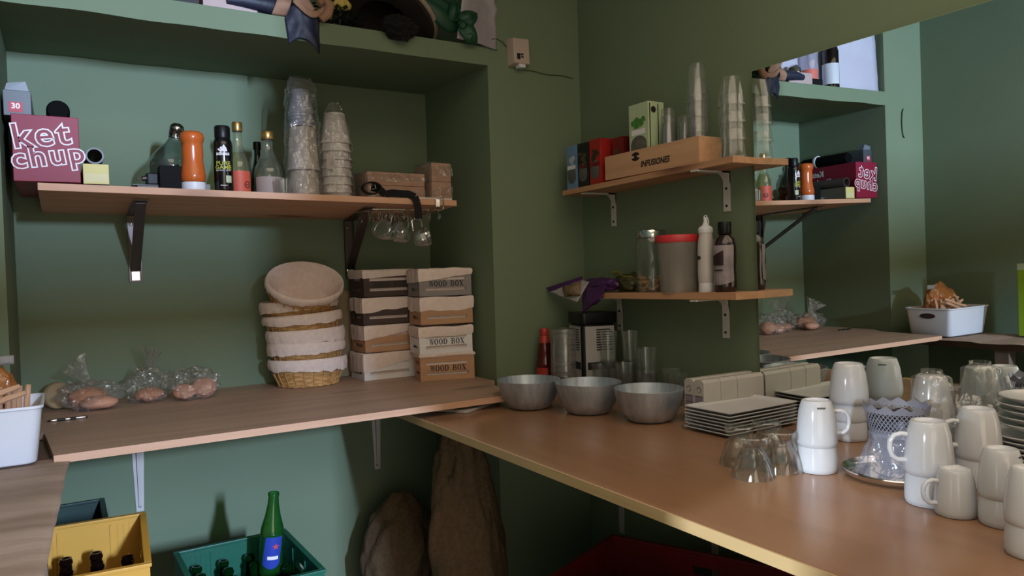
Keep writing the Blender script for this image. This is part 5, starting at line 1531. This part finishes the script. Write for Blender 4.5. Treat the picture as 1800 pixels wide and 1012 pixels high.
tt = tag(MB().lathe([(0, 0), (.020, 0), (.024, .01), (.034, .03), (.038, .06), (.032, .085), (.018, .10), (0, .104)], 32).build('steel_shaker', CHROME), 'shiny rounded steel shaker on the ledge, seen in the mirror', 'shaker'); at(tt, (.468, 2.47, EZ))

# ================================================================== below the counters
YC = mat('yellow_crate_plastic', '#c9973b', '#bd8b32', scale=3, rough=.45, bump=.04)
GC = mat('green_crate_plastic', '#17604a', '#115140', scale=4, rough=.4)
def crate(name, label, cx, cy, z0, w_, d_, h, mtl, rz=0, hole=True, dividers=None):
    t = thing(name, label, 'crate', (cx, cy, z0), rz)
    hx, hy, th_ = w_/2, d_/2, .012
    m = MB()
    m.box((-hx, -hy, 0), (hx, hy, .012))
    zh0, zh1 = h-.060, h-.034
    for y0, y1 in ((-hy, -hy+th_), (hy-th_, hy)):
        m.box((-hx, y0, .012), (hx, y1, h))
    for x0, x1 in ((-hx, -hx+th_), (hx-th_, hx)):                # the long sides carry a hand hole
        m.box((x0, -hy+th_, .012), (x1, hy-th_, zh0)); m.box((x0, -hy+th_, zh1), (x1, hy-th_, h))
        m.box((x0, -hy+th_, zh0), (x1, -.040, zh1)); m.box((x0, .040, zh0), (x1, hy-th_, zh1))
    for s in (-1, 1):
        for k in range(int(w_/.014)-3):
            xx = -hx+.03+k*.014
            if abs(xx) < .07 or abs(xx) > hx-.02: continue
            m.box((xx-.002, s*(hy-th_)-.002, .10), (xx+.002, s*(hy-th_)+.002, h-.012))
    for k in (-.062, .062):
        m.box((k-.003, hy-th_-.004, .02), (k+.003, hy-th_, h-.01))
        m.box((hx-th_-.004, k-.003, .02), (hx-th_, k+.003, h-.01)); m.box((-hx+th_, k-.003, .02), (-hx+th_+.004, k+.003, h-.01))
    m.build('shell', mtl, t, smooth=0)
    rim = MB()
    for a, b in (((-hx-.004, -hy-.004), (hx+.004, -hy+th_)), ((-hx-.004, hy-th_), (hx+.004, hy+.004)), ((-hx-.004, -hy+th_), (-hx+th_, hy-th_)), ((hx-th_, -hy+th_), (hx+.004, hy-th_))):
        rim.box((a[0], a[1], h), (b[0], b[1], h+.008))
    rim.build('rim', mtl, t, smooth=0, bevel=.0015)
    if dividers:
        dv = MB()
        nx, ny = dividers
        for i in range(1, nx):
            x = -hx+th_+(w_-2*th_)*i/nx
            dv.box((x-.0015, -hy+th_, .012), (x+.0015, hy-th_, h*.45))
        for j in range(1, ny):
            y = -hy+th_+(d_-2*th_)*j/ny
            dv.box((-hx+th_, y-.0015, .012), (hx-th_, y+.0015, h*.452))
        dv.build('dividers', mtl, t, smooth=0)
    return t
YX, YY, YW, YD = .018, 2.115, .292, .430
crate('bottle_crate', 'lower yellow crate on the floor carrying the crate of dark bottles', YX, YY, .0006, YW, YD, .37, YC, -.06, dividers=None)
crate('bottle_crate', 'upper yellow crate of dark bottles under the wooden counter', YX, YY, .3796, YW, YD, .315, YC, -.06, dividers=(4, 5))
GX, GY, GW, GD = .425, 2.215, .325, .400
crate('bottle_crate', 'lower green crate on the floor carrying the crate of green bottles', GX, GY, .0006, GW, GD, .235, GC, 0.02)
crate('bottle_crate', 'upper green crate of green bottles beside the yellow crate', GX, GY, .2446, GW, GD, .290, GC, 0.02, dividers=(4, 5))
crate('bottle_crate', 'dark green crate standing against the wall behind the yellow crate', .002, 2.735, .0006, .19, .36, .600, mat('dark_green_plastic', '#1d3b33', '#15302a', rough=.45))
def beer(label, loc, glass, h, src=None, rot=None, group=None):
    if src: return dup(src, loc, 0, label, rot=rot)
    r = .031
    o = MB().lathe([(0, .004), (r*.8, 0), (r, .006), (r, h*.52), (r*.92, h*.60), (r*.62, h*.72), (r*.46, h*.84), (r*.42, h*.94), (r*.50, h*.945), (r*.50, h*.975), (r*.43, h*.98), (r*.43, h), (r*.30, h), (r*.30, h*.90), (r*.5, h*.70), (0, h*.66)], 24).build('beer_bottle', glass)
    return at(tag(o, label, 'bottle', group), loc)
src = None
z0 = .3796+.0125
for i in range(4):
    for j in range(5):
        if (i, j) in ((3, 4), (3, 3), (2, 4), (3, 1), (1, 4)): continue
        x = YX-YW/2+.012+(YW-.024)*(i+.5)/4; y = YY-YD/2+.012+(YD-.024)*(j+.5)/5
        src = beer('dark brown empty bottle standing in the upper yellow crate', (x, y, z0), BRNGLASS, .262, src, None, 'dark bottles in the yellow crate')
src = None
z0 = .2446+.0125
for i in range(4):
    for j in range(5):
        if (i, j) in ((2, 2),): continue
        x = GX-GW/2+.012+(GW-.024)*(i+.5)/4; y = GY-GD/2+.012+(GD-.024)*(j+.5)/5
        src = beer('green empty bottle standing in a cell of the upper green crate', (x, y, z0), GRNGLASS, .245, src, None, 'green bottles in the green crate')
tt = thing('beer_bottle', 'green beer bottle with blue label and red star poking above the green crate', 'bottle', (.500, 2.262, .470), rot=(.07, .06, 0))
h, r = .245, .034
GB = clear('bright_green_glass', (.10, .42, .14), .30, .07, .45, .06, bodycol=(.02, .16, .03))
MB().lathe([(0, .004), (r*.8, 0), (r, .006), (r, h*.50), (r*.94, h*.58), (r*.66, h*.72), (r*.48, h*.86), (r*.42, h*.96), (r*.47, h*.965), (r*.47, h), (r*.36, h)], 36).build('glass_body', GB, tt)
BLU = mat('blue_label', '#3046a8', '#283c95', rough=.35)
MB().grid(lambda u, v: ((r+.0006)*math.cos(-PI/2-.75+1.5*u-.25*(1-v)), (r+.0006)*math.sin(-PI/2-.75+1.5*u-.25*(1-v)), .040+.082*v-.012*math.cos((u-.5)*PI)*(1 if v == 0 else 0)), 16, 6).build('blue_label', BLU, tt)
st = MB()
sp_ = [((.0105 if k % 2 == 0 else .0043)*math.sin(k*PI/5), .094+(.0105 if k % 2 == 0 else .0043)*math.cos(k*PI/5)) for k in range(10)]
st.raw([((r+.0013)*math.cos(-PI/2+.12+x/r), (r+.0013)*math.sin(-PI/2+.12+x/r), z) for x, z in sp_], [tuple(range(10))])
st.build('red_star', mat('star_red', '#c2474a', rough=.5), tt, smooth=0)
MB().grid(lambda u, v: ((r+.0012)*math.cos(-PI/2-.55+.9*u), (r+.0012)*math.sin(-PI/2-.55+.9*u), .056+.010*v), 10, 1).build('white_band', WHT, tt, smooth=0)
SACK = mat('burlap', '#6b563e', '#58462f', scale=70, rough=.95, bump=.3, bscale=300)
def sack(label, loc, r, seed, rot, lean):
    o = MB().blob((0, 0, r[2]*.96), r, seed, .13, 1.7, 5, flat=-r[2]*.93, fn=lambda q, p: Vector((q.x*(1.0-.22*max(0, p.z))+lean[0]*(p.z+1), q.y*(1.0-.15*max(0, p.z))+lean[1]*(p.z+1), q.z))).build('sack', SACK, smooth=70)
    return at(tag(o, label, 'sack'), loc, rot)
sack('tall brown sack standing upright under the corner of the counters', (1.195, 2.275, .001), (.135, .115, .435), 3, .1, (-.030, .0))
sack('slumped brown sack on the floor in front of the tall sack', (1.065, 2.740, .001), (.150, .125, .250), 8, .2, (.03, .0))
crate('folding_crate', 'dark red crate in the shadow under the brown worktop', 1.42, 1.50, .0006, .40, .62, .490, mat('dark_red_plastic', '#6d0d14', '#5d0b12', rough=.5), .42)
